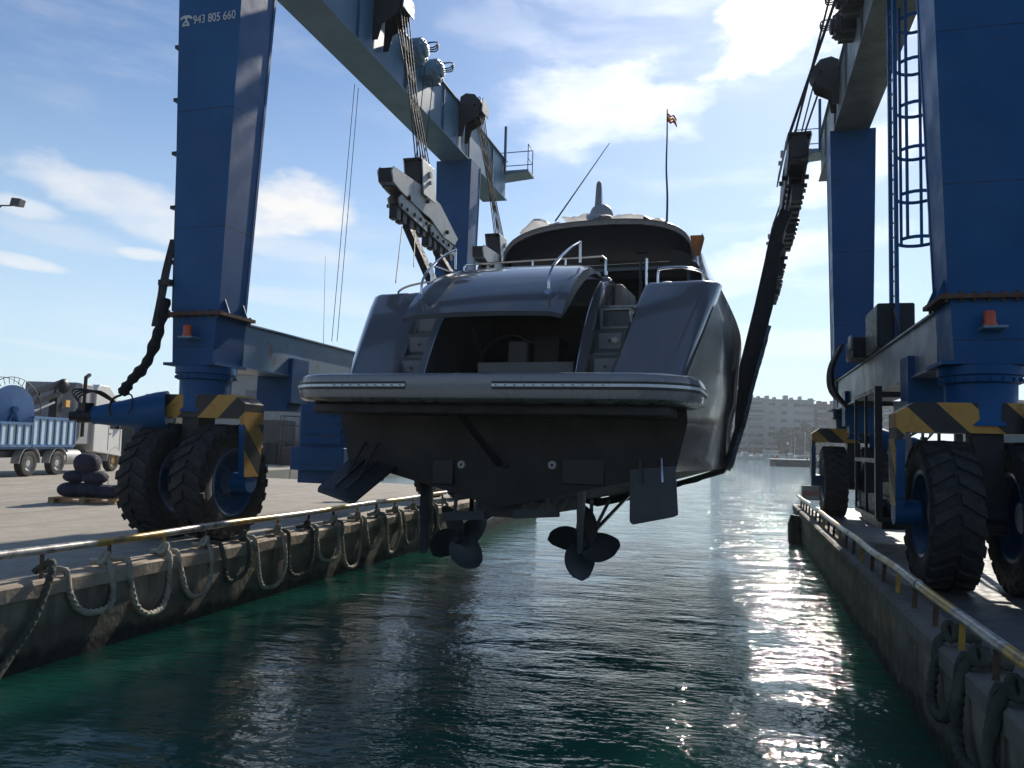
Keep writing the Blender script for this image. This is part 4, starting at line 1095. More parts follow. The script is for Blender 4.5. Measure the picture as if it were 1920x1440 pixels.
# trim tabs
def quadp(P, off, name, m, bev=.01): return MB().prism(P, off).build(name, m, yacht, bevel=bev)
T = [YG(1181, 880, 10.80), YG(1266, 872, 10.80), YG(1271, 966, 10.74), YG(1262, 970, 10.74), YG(1186, 984, 10.74), YG(1180, 978, 10.74)]
quadp(T, (0, .05, .0), 'trim_tab', bronze)
for px in (1200, 1240): MB().tube([YG(px, 860, 10.84), YG(px + 3, 905, 10.74)], .018, 8).build('trim_ram', chrome if px == 1240 else bronze, yacht)
a, b_, c, d = YG(652, 868, 10.85), YG(742, 880, 10.85), YG(664, 945, 9.95), YG(595, 923, 9.95)
quadp([a, b_, c, c + Vector((-.05, -.03, .0)), d, d + Vector((.0, .03, .04))], (0, 0, .05), 'trim_tab', bronze)
for k in (.35, .62):
    p = a.lerp(b_, k); q = d.lerp(c, k); MB().obox(p + Vector((0, 0, .07)), p.lerp(q, .85) + Vector((0, 0, .07)), .03, .05).build('tab_rib', bronze, yacht, smooth=False)
    MB().tube([p + Vector((0, 0, .35)), p.lerp(q, .5) + Vector((0, 0, .1))], .02, 8).build('trim_ram', bronze, yacht)
# interceptor brackets
for (px, py, tl) in ((1006, 940, -.02), (872, 945, .05)):
    q = YG(px, py, 11.0); m = MB()
    for dx in (-.17, .17): m.obox(q + Vector((dx, 0, -.2)), q + Vector((dx + tl, .0, .32)), .03, .05)
    m.obox(q + Vector((-.17, 0, .10)), q + Vector((.17, 0, .13)), .05, .05); m.obox(q + Vector((-.33, 0, -.20)), q + Vector((.33, .0, -.14)), .10, .12)
    m.build('stern_bracket', bronze, yacht, smooth=False)
# running gear
def prop(c, rad, rot, par):
    hub = MB().lathe([(.05, -.16), (.10, -.08), (.115, .05), (.10, .17), (.001, .19)], c, (0, 1, .12), 20, caps=True).build('propeller_hub', bronze, par)
    for k in range(4 if True else 5):
        a0 = rot + k * math.pi * 2 / 4; rings = []
        for i in range(13):
            t = i / 12; r = .09 + (rad - .09) * t
            ch = rad * .95 * math.sin(math.pi * min(1, (.16 + .80 * t))) ** .62 * (1 if t < .99 else .25); pit = R(66) - R(18) * t
            skew = R(14) * t * t
            row = []
            for j in range(9):
                v = (j / 8 - .5); off = v * ch; da = off * math.cos(math.pi / 2 - pit) / max(r, .12); dy = off * math.sin(math.pi / 2 - pit) * 1.0
                ang = a0 + skew + da; row.append((ang, r, dy, v))
            ring = []
            for sgn in (1, -1):
                for (ang, r_, dy, v) in (row if sgn > 0 else row[::-1]):
                    th = sgn * .012 * (1 - (2 * v) ** 2) + sgn * .002
                    ring.append(Vector((c.x + r_ * math.cos(ang), c.y + dy + th, c.z + r_ * math.sin(ang))))
            rings.append(ring)
        MB().loft(rings).build('propeller_blade', bronze, hub)
    return hub
for (pc, rudx, rot) in ((YG(1094, 1018, 11.9), 1090, R(-15)), (YG(862, 1006, 11.9), 800, R(22))):
    prop(pc, .56, rot, yacht)
    sx = pc.x
    MB().tube([pc, Vector((sx, 16.2, pc.z + .70))], .035, 10).build('propeller_shaft', chrome, yacht)
    m = MB()
    for dx in (.0, .28):
        m.loft([[Vector((sx + dx * f, 12.35 - .10, z)), Vector((sx + dx * f + .03, 12.35, z)), Vector((sx + dx * f, 12.35 + .12, z)), Vector((sx + dx * f - .03, 12.35, z))] for f, z in ((0.0, pc.z + .05), (1.0, pc.z + .62))])
    m.lathe([(.07, -.15), (.085, 0), (.06, .2)], (sx, 12.35, pc.z + .04), (0, 1, .12), 16, caps=True)
    m.build('shaft_bracket', bronze, yacht)
    ru, rd_ = YG(rudx, 895, 11.25), YG(rudx + 3, 1038, 11.25)
    m = MB(); zz = [ru.z + .0, rd_.z + .12, rd_.z]
    rg = []
    for z, w, y0, y1 in ((ru.z + .05, .055, 11.05, 11.55), (ru.z - .4, .05, 11.05, 11.50), (rd_.z + .02, .035, 11.12, 11.38), (rd_.z, .02, 11.14, 11.34)):
        x = ru.x; rg.append([Vector((x, y0, z)), Vector((x + w, y0 + .15, z)), Vector((x + w * .6, y1 - .1, z)), Vector((x, y1, z)), Vector((x - w * .6, y1 - .1, z)), Vector((x - w, y0 + .15, z))])
    m.loft(rg).build('rudder', mat('rudder_grey_%d' % rudx, (.10, .11, .125), .45, .2, .1), yacht)
    MB().cyl((ru.x, 11.28, ru.z), (ru.x, 11.28, ru.z + .45), .04, 12).build('rudder_stock', bronze, yacht)
# skeg pocket and keel blocks seen below the transom
m = MB().loft([[U(-.42, 11.0, 1.9), U(.42, 11.0, 1.9), U(.30, 11.0, 1.66), U(-.30, 11.0, 1.66)], [U(-.42, 14.5, 1.8), U(.42, 14.5, 1.8), U(.2, 14.5, 1.55), U(-.2, 14.5, 1.55)]]); m.build('keel_skeg', antif, yacht)
for (a, b_) in ((811, 851), (1054, 1134)):
    p, q = YG(a, 907, 10.86), YG(b_, 862, 10.86); MB().box(p.x, q.x, 10.84, 10.89, p.z, q.z).build('transom_plate', black, yacht, bevel=.01)


yacht.location = (YX, YR, 1.78); yacht.rotation_euler[2] = YA


# ================================================================ TACKLE AND SLINGS
def tackle(yc, x, xsheave, ysh, zb, label, ncab, s, group=None, tilt=0.):
    root = thing('lifting_tackle', (x, yc, zb), label, 'pulley tackle', group)
    m = MB()
    for k in range(ncab):
        t = k / (ncab - 1) - .5
        m.tube([Vector((x - s * .14 * (k % 2), yc + t * .62, zb + .5)), Vector((xsheave + s * .22 * (k % 2), ysh + t * .62, 13.5))], .017, 5)
    m.build('wire_rope', cablem, root)
    b = MB(); sl_ = (xsheave - x) / (13.4 - zb)
    def L(dx, dy, dz): return Vector((x + dx + sl_ * dz, yc + dy, zb + dz))
    b.loft([[L(-.17, -.42, .03), L(.17, -.42, .03), L(.17, .42, .03), L(-.17, .42, .03)], [L(-.20, -.42, .45), L(.20, -.42, .45), L(.20, .42, .45), L(-.20, .42, .45)], [L(-.15, -.40, .60), L(.15, -.40, .60), L(.15, .40, .60), L(-.15, .40, .60)]])
    b.box(x - .24 + sl_ * .6, x + .24 + sl_ * .6, yc - .45, yc + .45, zb + .60, zb + .66)
    b.build('block_housing', grease, root, bevel=.015)
    b = MB()
    for e in (-1, 1):
        b.prism([L(e * .215, -.40, -.25), L(e * .215, .40, -.25), L(e * .225, .38, .62), L(e * .225, -.38, .62)], (e * .03, 0, 0))
        for zz in (.15, .35): q = L(e * .25, 0, zz); b.cyl(q, q + Vector((e * .06, 0, 0)), .08 if zz > .2 else .05, 10)
    b.build('cheek_plate', palesteel, root, smooth=False)
    # spreader plates, long along the slip
    y0, y1 = yc - 2.05, yc + 2.3; zs = zb - .66
    prof = [(y0, zs + .42), (y0 + .1, zs + .55), (y0 + 1.5, zs + .62), (yc - .1, zs + .62), (yc + .9, zs + .55), (y1 - .3, zs + .12), (y1, zs), (y1 - .25, zs - .22), (y1 - 1.1, zs - .22), (yc + .3, zs + .0), (yc - .4, zs + .02), (y0 + .5, zs + .12), (y0 + .1, zs + .2)]
    sp = MB()
    for e in (-1, 1): sp.prism([(x + e * .15, y, z) for y, z in prof], (e * .035, 0, 0))
    sp.build('spreader_plate', palesteel if s < 0 else grease, root, smooth=False)
    sp = MB()
    c = [(x - .15, y, z) for y, z in prof]; sp.box(x - .15, x + .15, y0 + .02, y0 + .12, zs + .2, zs + .5); sp.box(x - .15, x + .15, y1 - .2, y1 - .06, zs - .18, zs + .08)
    for (yy, zz) in ((yc, zs + .35), (y0 + .95, zs + .1), (y1 - .9, zs - .05)):
        sp.cyl((x - .26, yy, zz), (x + .26, yy, zz), .05, 10)
    sp.box(x - .14, x + .14, y0 + .2, y1 - .4, zs + .12, zs + .16)
    sp.build('spreader_pin', grease, root, smooth=False)
    for (ye, ze) in ((y0 + 1.35, zs - .28), (y1 - 1.05, zs - .42)):
        q = MB()
        for e in (-1, 1): q.prism([(x + e * .12, ye - .85, ze + .24), (x + e * .12, ye - .7, ze + .36), (x + e * .12, ye + .2, ze + .30), (x + e * .12, ye + .9, ze + .12), (x + e * .12, ye + .88, ze - .08), (x + e * .12, ye + .1, ze - .02), (x + e * .12, ye - .75, ze + .05)], (e * .03, 0, 0))
        q.build('equaliser_plate', palesteel if s < 0 else grease, root, smooth=False)
        for dy in (-.72, -.38, .05, .42, .8):
            q = MB(); q.cyl((x - .20, ye + dy, ze + .10), (x + .20, ye + dy, ze + .10), .045, 8)
            q.box(x - .10, x + .10, ye + dy - .10, ye + dy + .10, ze - .22, ze + .05)
            q.build('sling_pin', grease, root, smooth=False)
    return root, [(y0 + 1.35, zs - .45), (y1 - 1.05, zs - .60)]


def sling(y, ztl, ztr, xl, xr, ylow, w, label, fat):
    root = thing('lifting_sling', (XB, ylow, 1.7), label, 'sling', 'webbing slings under the yacht')
    hb = 2.78; t = (ylow - 10.9) / 19.8
    cx = YX + (ylow - YR) * math.tan(-YA)
    hq = cr([(17, 1.), (19.5, .94), (23.2, .84), (25.6, .76)], ylow)
    pts = [Vector((xl, y, ztl)), Vector((cx - 2.9 * hq, ylow, 4.4)), Vector((cx - 2.80 * hq, ylow, 3.3)), Vector((cx - 2.52 * hq, ylow, 2.34)), Vector((cx - 1.2, ylow, 1.92)), Vector((cx, ylow, 1.62)), Vector((cx + 1.2, ylow, 1.92)), Vector((cx + 2.52 * hq, ylow, 2.34)), Vector((cx + 2.80 * hq, ylow, 3.3)), Vector((cx + 2.84 * hq, ylow, 4.4)), Vector((.30, (ylow + y) / 2, 5.7)), Vector((.62, y, 7.25)), Vector((xr, y, ztr))]
    def band(P, wd, tf, name, m, out=0.):
        rings = []
        for i, q in enumerate(P):
            d = (P[min(i + 1, len(P) - 1)] - P[max(i - 1, 0)]).normalized(); side = Vector((0, 1, 0)); nrm = d.cross(side).normalized() * 1
            if nrm.dot(q - Vector((XB, q.y, 6))) < 0: nrm = -nrm
            k = wd if not callable(wd) else wd(i / (len(P) - 1))
            base = q + nrm * ((out(q) if callable(out) else out) + .02); th = tf(q) if callable(tf) else tf
            rings.append([base - side * k / 2, base - side * k / 2 + nrm * th, base + side * k / 2 + nrm * th, base + side * k / 2])
        return MB().loft(rings).build(name, m, root, smooth=False)
    n = len(pts); P = []
    for a, b_ in zip(pts[:-1], pts[1:]):
        for i in range(6): P.append(a.lerp(b_, i / 6))
    P.append(pts[-1])
    def wd(tt):
        e = min(tt, 1 - tt); return w * (.55 + .45 * min(1, e / .06))
    tk = lambda q: .15 if q.x < cx + 1 else .10 + .22 * max(0, min(1, (q.z - 3.2) / 1.2)) + .04 * max(0, min(1, (q.z - 4.4) / 1.3)) - .12 * max(0, min(1, (q.z - 5.9) / 1.4))
    band(P, wd, tk, 'webbing', strap)
    # plastic sleeves where the sling meets the hull side
    for sd_ in ((1, 2, 3), (9, 8, 7)):
        A = [pts[i] for i in sd_]; A = [A[0].lerp(pts[0] if sd_[0] == 1 else pts[10], .22 if sd_[0] == 1 else .75)] + A; B = []
        for a, b_ in zip(A[:-1], A[1:]):
            for i in range(8): B.append(a.lerp(b_, i / 8) + Vector((random.uniform(-.012, .012), 0, 0)))
        B.append(A[-1]); band(B, lambda tt: w + .09 + .05 * math.sin(tt * 23), .07, 'protective_sleeve', sleeve, lambda q: tk(q) + .002)
    return root


r1, e1 = tackle(17.75, -7.60, -8.05, 17.4, 8.95, 'pale grey tackle of pulley block and spreader plates hanging left of the yacht', 8, -1)
r2, e2 = tackle(24.0, -7.5, -8.05, 23.6, 8.75, 'far pulley tackle hanging beside the yacht cabin below the left girder end', 8, -1)
r3, e3 = tackle(17.75, 1.10, 2.10, 17.4, 8.85, 'dark near pulley tackle leaning on the right side above the yacht', 8, 1)
r4, e4 = tackle(23.9, 1.05, 2.10, 23.6, 8.65, 'dark far pulley tackle hanging on the right below the girder end', 8, 1)
lb = ['nearest black webbing sling passing under the grey hull', 'second black webbing sling under the hull behind the nearest one', 'third black webbing sling under the hull near midships', 'farthest black webbing sling under the forward hull']
k = 0
for (L_, R_, ys_) in ((e1, e3, (17.0, 19.5)), (e2, e4, (23.2, 25.6))):
    for i in range(2):
        sling(L_[i][0], L_[i][1], R_[i][1], -7.5, .82, ys_[i], .60, lb[k], i == 0); k += 1
# thin hanging lines
hang = cablem
r = thing('hanging_rope', GY(640, 300, 15.6), 'pair of thin lines hanging from the left girder to the sill beam', 'rope')
m = MB()
for (a, b_) in (((672, 165), (632, 640)), ((665, 158), (622, 640))): m.tube([GX(*a, -9.5), GX(*b_, -9.3)], .008, 5)
m.build('line', hang, r)
r = thing('hanging_rope', GX(835, 350, -8.0), 'single thin line swaying from the winch down past the spreader', 'rope')
m = MB(); p0 = GX(797, 120, -8.0); m.tube([p0, GX(776, 345, -7.7)], .012, 5); m.tube([GX(812, 150, -8.0), GX(792, 330, -7.75)], .012, 5); m.build('line', hang, r)
r = thing('hanging_rope', GX(745, 520, -7.3), 'slack guide line hanging from the left spreader to the stern quarter', 'rope')
m = MB(); m.tube([GX(754, 425, -7.4), GX(742, 530, -6.2)], .012, 5); m.tube([GX(778, 432, -7.4), GX(776, 500, -6.2)], .012, 5); m.build('line', hang, r)


# ================================================================ THE YARD ON THE LEFT
def frame_thing(name, px, D, z, label, cat, group=None, turn=0.):
    p = GD(px, D, z); return thing(name, p, label, cat, group, YAW + turn)
# flatbed truck: local x to the right, local y forward, origin on the ground below the right rear wheel
tk = frame_thing('flatbed_truck', 66, 31.2, ZG, 'flatbed truck with blue and white dropsides, folded crane and white cab', 'truck', turn=R(-1.5))
def lb_(mb, name, m, par=tk, bevel=0., smooth=True): return mb.build(name, m, par, bevel=bevel, smooth=smooth, world=False)
wp = mat('pale_truck_panel', (.46, .58, .64), .5, 0, .08, 3); tb = mat('truck_blue', (.05, .13, .28), .5, 0, .15, 4)
lb_(MB().box(-2.1, -.35, -6, 6.6, .75, 1.0), 'chassis', black)
lb_(MB().box(-2.45, -.02, -6, 2.9, 1.08, 1.22), 'bed', tb)
for (y0, y1, zt, nm) in ((-6.0, -.05, 2.02, 0), (0, 2.9, 2.28, 1)):
    x = 0
    lb_(MB().box(-.06, .0, y0, y1, 1.22, zt), 'side_panel', wp)
    m = MB(); m.box(-.07, .05, y0, y1, zt, zt + .10); m.box(-.07, .05, y0, y1, 1.16, 1.26)
    n = 13 if nm == 0 else 6
    for k in range(n + 1): yy = y0 + (y1 - y0) * k / n; m.box(-.02, .05, yy - .045, yy + .045, 1.2, zt + .01)
    lb_(m, 'side_frame', tb, smooth=False)
lb_(MB().box(-2.45, 0, 2.9, 2.98, 1.2, 2.3), 'headboard', tb)
tw = []
def truck_wheel(x, y, r=.52, gold=False):
    m = MB().lathe([(.30, -.15), (.36, -.16), (r - .04, -.15), (r, -.11), (r, .11), (r - .04, .15), (.36, .16), (.30, .15)], (x - .16, y, r), (1, 0, 0), 28)
    w = lb_(m, 'wheel', rubber)
    m = MB().lathe([(.30, .13), (.28, .08), (.14, .03), (.13, .10), (.001, .11)], (x - .16, y, r), (1, 0, 0), 24); lb_(m, 'rim', mat('gold_rim', (.35, .2, .08), .4, .4) if gold else palesteel, par=w)
    m = MB(); m.loft([[Vector((x - .32, y + (r + .12) * math.cos(t) * q, r + (r + .12) * math.sin(t) * q)) for q in (1, 1.05)] + [Vector((x + .02, y + (r + .12) * math.cos(t) * q, r + (r + .12) * math.sin(t) * q)) for q in (1.05, 1)] for t in [math.pi * i / 12 for i in range(13)]]); lb_(m, 'mudguard', palesteel)
truck_wheel(-.02, 0); truck_wheel(-.02, 1.9, .5); truck_wheel(-.02, 6.3, .5, True); truck_wheel(-.02, -3.4)
lb_(MB().cyl((-.35, 2.3, .72), (-.35, 3.6, .72), .33, 20), 'fuel_tank', palesteel)
# cab
cabp = [(-.0, 0), (.0, 1)]
m = MB(); pr = [(4.4, .95), (4.4, 3.15), (4.7, 3.38), (5.6, 3.40), (6.35, 3.0), (6.75, 2.1), (6.85, 1.9), (6.85, .75), (6.6, .7), (5.95, .7), (5.9, 1.2), (5.55, 1.2), (5.5, .95)]
m.prism([(0, y, z) for y, z in [(4.4, .95), (4.4, 3.75), (4.7, 3.98), (5.5, 3.95), (6.45, 3.25), (6.85, 2.0), (6.9, .75), (6.85, .7)]], (-2.45, 0, 0)); lb_(m, 'cab', whitep, bevel=.08)
lb_(MB().prism([(.004, 5.75, 2.0), (.004, 5.75, 2.62), (.004, 6.35, 2.55), (.004, 6.62, 2.0)], (.012, 0, 0)), 'side_window', glassd)
lb_(MB().prism([(-.1, 6.56, 2.88), (-2.35, 6.56, 2.88), (-2.35, 6.87, 2.02), (-.1, 6.87, 2.02)], (0, .03, .01)), 'windscreen', glassd)
m = MB(); m.box(.0, .012, 5.62, 5.635, 1.0, 2.7); m.box(.0, .012, 6.66, 6.675, 1.0, 2.0); m.box(0, .02, 5.72, 5.85, 1.75, 1.79); lb_(m, 'door_seam', black)
m = MB().box(.05, .20, 6.55, 6.62, 2.0, 2.45); m.obox((0, 6.5, 2.45), (.12, 6.58, 2.45), .03, .03); lb_(m, 'mirror', black)
m = MB().cyl((-.02, 3.5, 1.6), (-.02, 3.5, 4.25), .075, 10); m.obox((-.02, 3.5, 4.2), (-.02, 3.8, 4.36), .12, .12); lb_(m, 'exhaust_stack', grease)
# big mid-body of the cab seen grey behind the bed
lb_(MB().box(-2.4, -.12, 3.0, 4.36, 1.25, 3.95), 'sleeper_box', mat('grey_box_paint', (.30, .29, .29), .55), bevel=.06)
# folded loader crane
cr_ = MB(); cr_.obox((-.5, 2.2, 1.2), (-.5, 2.2, 3.35), .38, .34); lb_(cr_, 'crane_column', grease, bevel=.02)
m = MB()
m.obox((-.5, 2.6, 3.9), (-1.2, -.9, 2.6), .20, .24); m.obox((-.35, 2.2, 3.4), (-1.0, -1.0, 2.2), .14, .16)
for k in range(4): m.obox((-.5 - .16 * k, 2.2 - .8 * k, 3.7 - .29 * k), (-.45 - .16 * k, 1.9 - .8 * k, 3.2 - .29 * k), .06, .06)
m.ball((-.45, 2.6, 3.75), .2, .32, .32, 12, 8); lb_(m, 'crane_boom', grease)
m = MB().tube([(-.25, 1.7, 3.0), (-.7, -.9, 1.95)], .05, 8); m.tube(spline([(-.8, 2.6, 3.6), (-.6, 3.3, 3.5), (-.5, 3.3, 3.0), (-.6, 2.7, 2.8)], 14), .03, 6); lb_(m, 'crane_ram', palesteel)
lb_(MB().box(-.30, -.2, 2.45, 2.75, 2.85, 3.15), 'work_lamp', mat('amber_lamp', (.7, .40, .10), .4))
# cable reel behind the bed
rl_ = frame_thing('cable_reel', 25, 30.6, ZG + 1.27, 'big blue steel reel with a wire cage rim standing on the truck bed', 'reel', turn=R(12))
c = Vector((0, 0, 1.33)); dsc = mat('blue_reel_paint', (.09, .19, .40), .5, 0, .15, 2, dirt=((.3, .28, .2), .3, 3.))
lb_(MB().lathe([(.95, 0), (.95, .04), (.2, .07), (.001, .07)], c, (.85, -.5, 0), 40, caps=True), 'reel_disc', dsc, par=rl_)
m = MB(); ax = Vector((.85, -.5, 0)).normalized(); u_ = Vector((0, 0, 1)); w_ = ax.cross(u_)
for off in (0, -.55):
    m.tube([c + ax * off + (u_ * math.cos(t) + w_ * math.sin(t)) * 1.26 for t in [2 * math.pi * i / 40 for i in range(40)]], .016, 5, closed=True)
for k in range(34):
    t = 2 * math.pi * k / 34; d = u_ * math.cos(t) + w_ * math.sin(t); m.tube([c + d * 1.0, c + d * 1.26], .012, 5)
lb_(m, 'reel_cage', grease, par=rl_)
m = MB()
for d in (-.45, .45): m.obox(c + ax * .1, Vector((ax.x * .12 + w_.x * d, ax.y * .12 + w_.y * d, .1)), .09, .09)
m.obox(c + ax * .12, Vector((ax.x * .12, ax.y * .12, .1)), .05, .06); m.cyl(c, c + ax * .2, .13, 12); m.box(-.7, .3, -.5, .5, .0, .10); lb_(m, 'reel_stand', blue, par=rl_)

# pallet with a heap of fenders
pc = GZ(170, 941, ZG)
pl = thing('pallet', pc, 'wooden pallet on the left quay under the heap of dark fenders', 'pallet', rz=YAW + R(4))
m = MB()
for k in range(7): m.box(-.80, .80, -.55 + k * .17, -.55 + k * .17 + .12, .115, .14)
lb_(m, 'deck_board', wood, par=pl, smooth=False).__setitem__('kind', 'stuff')
for x in (-.75, 0, .70):
    lb_(MB().box(x - .05, x + .09, -.55, .6, .0, .112), 'bearer', wood, par=pl, smooth=False)
def fender(px, py, D, rx, ry, rz_, label):
    p = GDY(px, py, D); r = thing('boat_fender', p, label, 'fender', 'dark cloth-covered boat fenders heaped on the pallet', YAW)
    m = MB(); N = 14; rings = []
    for i in range(N + 1):
        t = math.pi * i / N; xx = -math.cos(t) * rx; q = math.sin(t) ** .55
        rings.append([Vector((xx, math.cos(a) * ry * q * (1 + .05 * math.sin(3 * a + px)), math.sin(a) * rz_ * q)) for a in [2 * math.pi * k / 18 for k in range(18)]])
    m.loft(rings, caps=False); m.build('fender_cover', fenderm, r, world=False)
    MB().tube(spline([(rx * .9, 0, 0), (rx + .06, -.05, -.05), (rx + .08, -.1, -rz_)], 8), .012, 5).build('lanyard', ropem, r, world=False)
F = [(138, 918, .36, .30, .20, 'dark oblong fender at the lower left of the heap'), (172, 918, .34, .34, .20, 'dark oblong fender in the middle of the bottom layer'), (203, 922, .36, .30, .18, 'dark oblong fender at the lower right of the heap nearest the tyre'),
     (142, 893, .27, .26, .16, 'dark short fender lying left in the second layer'), (178, 895, .31, .26, .165, 'dark short fender lying right in the second layer'),
     (164, 869, .30, .28, .275, 'round navy fender sitting on top of the heap'), (222, 921, .22, .26, .17, 'dark fender end peeping out beside the big tyre')]
for f in F: fender(f[0], f[1], 20.3, f[2], f[3], f[4], f[5])

# white workshop building behind the left hoist leg
wb = frame_thing('workshop_building', 520, 57, ZG, 'plain off-white workshop building behind the left hoist wheels', 'building')
wm_ = concrete('off_white_render', (.40, .38, .36))
lb_(MB().box(-6.5, 4.5, 0, 10, 0, 6.3), 'wall', wm_, par=wb, smooth=False)
lb_(MB().box(-6.7, 4.7, -.2, 10.2, 6.3, 6.5), 'roof_edge', palesteel, par=wb, smooth=False)
lb_(MB().box(-2.3, -.9, -.05, .05, 4.55, 5.2), 'louvre', mat('grey_vent_slats', (.17, .18, .2), .6), par=wb, smooth=False)
lb_(MB().box(2.6, 3.6, -.06, .05, 0, 2.6), 'door', mat('dull_red_door', (.12, .05, .045), .6), par=wb, smooth=False)
lb_(MB().box(-5.6, -4.4, -.04, .05, 3.5, 4.4), 'window', glassd, par=wb, smooth=False)
ct = frame_thing('skip_container', 512, 53.5, ZG, 'dark grey skip standing against the off-white workshop wall', 'container')
m = MB().box(-1.3, 1.1, 0, 2, 1.5, 3.0); 
lb_(m, 'container_body', mat('dark_grey_container', (.055, .06, .06), .6, 0, .3, 2), par=ct, bevel=.03)
m = MB().box(-1.6, 1.6, 0.1, 2, 0, 1.45); 
for k in range(5): m.obox((-1.5 + .6 * k, -.05, 0), (-1.4 + .6 * k, -.05, 1.5), .12, .1)
lb_(m, 'container_base', grease, par=ct, smooth=False)
m_ = frame_thing('scaffold_rack', 547, 50, ZG, 'small dark metal rack near the workshop door', 'rack')
m = MB()
for x in (-.6, .6):
    for y in (0, .8): m.obox((x, y, 0), (x, y, 3.2), .05, .05)
for z in (.6, 1.6, 2.6, 3.2): m.obox((-.6, 0, z), (.6, 0, z), .05, .05); m.obox((-.6, .8, z), (.6, .8, z), .05, .05)
lb_(m, 'rack_frame', grease, par=m_, smooth=False)
lb_(MB().box(-.55, .55, .1, .7, .05, 1.2), 'rack_load', mat('dark_rack_load', (.05, .03, .03), .7, 0, .4, 6), par=m_, bevel=.05)
for (px, D, w, h, c, lab) in ((250, 62, 7, 3.8, (.05, .06, .05), 'low dark shed far behind the white truck cab'), (20, 70, 14, 3.2, (.08, .08, .085), 'long grey shed far behind the truck bed')):
    sh = frame_thing('yard_shed', px, D, ZG, lab, 'shed'); lb_(MB().box(-w / 2, w / 2, 0, 6, 0, h), 'shed_wall', mat('shed_wall_%d' % px, c, .8, 0, .2, 1), par=sh, smooth=False)
    lb_(MB().prism([(-w / 2 - .2, -.3, h), (w / 2 + .2, -.3, h), (w / 2 + .2, 3, h + .7), (-w / 2 - .2, 3, h + .7)], (0, 3.4, -.02)), 'shed_roof', lampm, par=sh, smooth=False)
# floodlight mast just left of the frame
fm = thing('floodlight_mast', GD(-60, 22, ZG), 'grey floodlight on a thin arm reaching in at the left edge', 'street lamp')
q = GDY(24, 384, 22); pm = GD(-60, 22, ZG); topz = q.z + .05
pt_ = Vector((pm.x, pm.y, topz - .1))
MB().tube([pm, pt_], lambda t: .09 - .04 * t, 10).build('mast', lampm, fm)
m = MB(); m.tube([pt_, q + Vector((0, 0, -.02))], .022, 8); m.tube([pt_ - Vector((0, 0, .5)), q.lerp(pt_, .35)], .018, 8); m.build('arm', lampm, fm)
m = MB().prism([GDY(px, py, 21.9) for px, py in ((21, 370), (38, 372), (34, 386), (17, 384))], FW * .28 + Vector((0, 0, .03))); m.build('floodlight', lampm, fm, bevel=.015)
an = thing('antenna_mast', GD(600, 120, ZG), 'thin distant antenna mast seen between the hoist leg and yacht', 'antenna')
MB().tube([GD(607, 120, ZG), GD(598, 120, 31)], lambda t: .06 - .035 * t, 6).build('mast_pole', cablem, an)

# ================================================================ ACROSS THE HARBOUR
DB = 380
winm = mat('far_window_glass', (.02, .03, .045), .2); wallA = mat('far_beige_facade', (.33, .33, .33), .8, 0, .05, .1); wallB = mat('far_brown_facade', (.16, .13, .12), .8, 0, .05, .1); blindm = mat('far_lowered_blind', (.20, .19, .17), .7); balm = mat('far_balcony_glass', (.20, .25, .28), .3)
def mpp(D): return D / FPX
fq = struct(MB().prism([(GD(x, d, -1)) for x, d in ((1250, DB - 45), (2300, DB - 45), (2300, DB + 260), (1250, DB + 260))], (0, 0, 2.1)).build('quay', quaym2, smooth=False))
def block(px0, px1, D, z1, label, m, cols, rows_, balc=None, depth=18, zb=1.1, roof=True, win=(3.0, 1.6)):
    w = (px1 - px0) * mpp(D); b = thing('apartment_building', GD((px0 + px1) / 2, D, zb), label, 'building', None, YAW)
    h = z1 - zb
    lb_(MB().box(-w / 2, w / 2, 0, depth, 0, h), 'wall', m, par=b, smooth=False)
    lb_(MB().box(-w / 2 - .5, w / 2 + .5, -.6, depth + .5, h, h + .5), 'roof_edge', m, par=b, smooth=False)
    sh = (h - 4.0) / rows_
    for r_ in range(rows_):
        z = 4.0 + sh * r_
        for c_ in cols:
            x = -w / 2 + c_ * w
            f = lb_(MB().box(x - win[0] / 2, x + win[0] / 2, -.12, .1, z + .8 + random.choice((0, 0, .3)), z + .8 + win[1]), 'window', random.choice((winm, winm, blindm)), par=b, smooth=False)
        if balc:
            for (a, c_) in balc:
                xa, xb = -w / 2 + a * w, -w / 2 + c_ * w
                g = MB().box(xa, xb, -.02, .0, z + .1, z + 2.6); lb_(g, 'glazed_recess', winm, par=b, smooth=False)
                bb = MB().box(xa, xb, -1.6, .05, z - .2, z); bb.box(xa, xb, -1.6, -1.55, z, z + .95); lb_(bb, 'balcony', balm, par=b, smooth=False)
                if random.random() < .3: lb_(MB().prism([(xa + .3, -.05, z + 2.5), (xa + (xb - xa) * .6, -.05, z + 2.5), (xa + (xb - xa) * .6, -1.9, z + 1.6), (xa + .3, -1.9, z + 1.6)], (0, 0, .06)), 'awning', blindm, par=b, smooth=False)
    lb_(MB().box(-w / 2 + .5, w / 2 - .5, -.15, .1, .2, 3.4), 'shopfront', winm, par=b, smooth=False)
    for k in range(int(w / 4)):
        x = -w / 2 + 2 + k * 4 + random.uniform(-1, 1)
        hh = random.uniform(.8, 2.2); lb_(MB().box(x, x + random.uniform(.8, 2.2), 2, 5, h + .5, h + .5 + hh), 'roof_structure', m, par=b, smooth=False)
    return b
block(1352, 1434, DB, 28.2, 'far apartment block with glazed balconies beside the yacht hull', wallA, [], 6, balc=[(.02, .30), (.36, .60), (.64, .98)])
block(1434.5, 1528, DB + 1, 27.8, 'far pale beige apartment block with rows of square windows', wallA, [.16, .40, .66, .80, .93], 6)
block(1528.5, 1700, DB + 4, 26.2, 'far brownish apartment block partly behind the hoist wheel', wallB, [.10, .3, .5, .7, .9], 6, balc=[(.02, .12), (.36, .46), (.74, .84)])
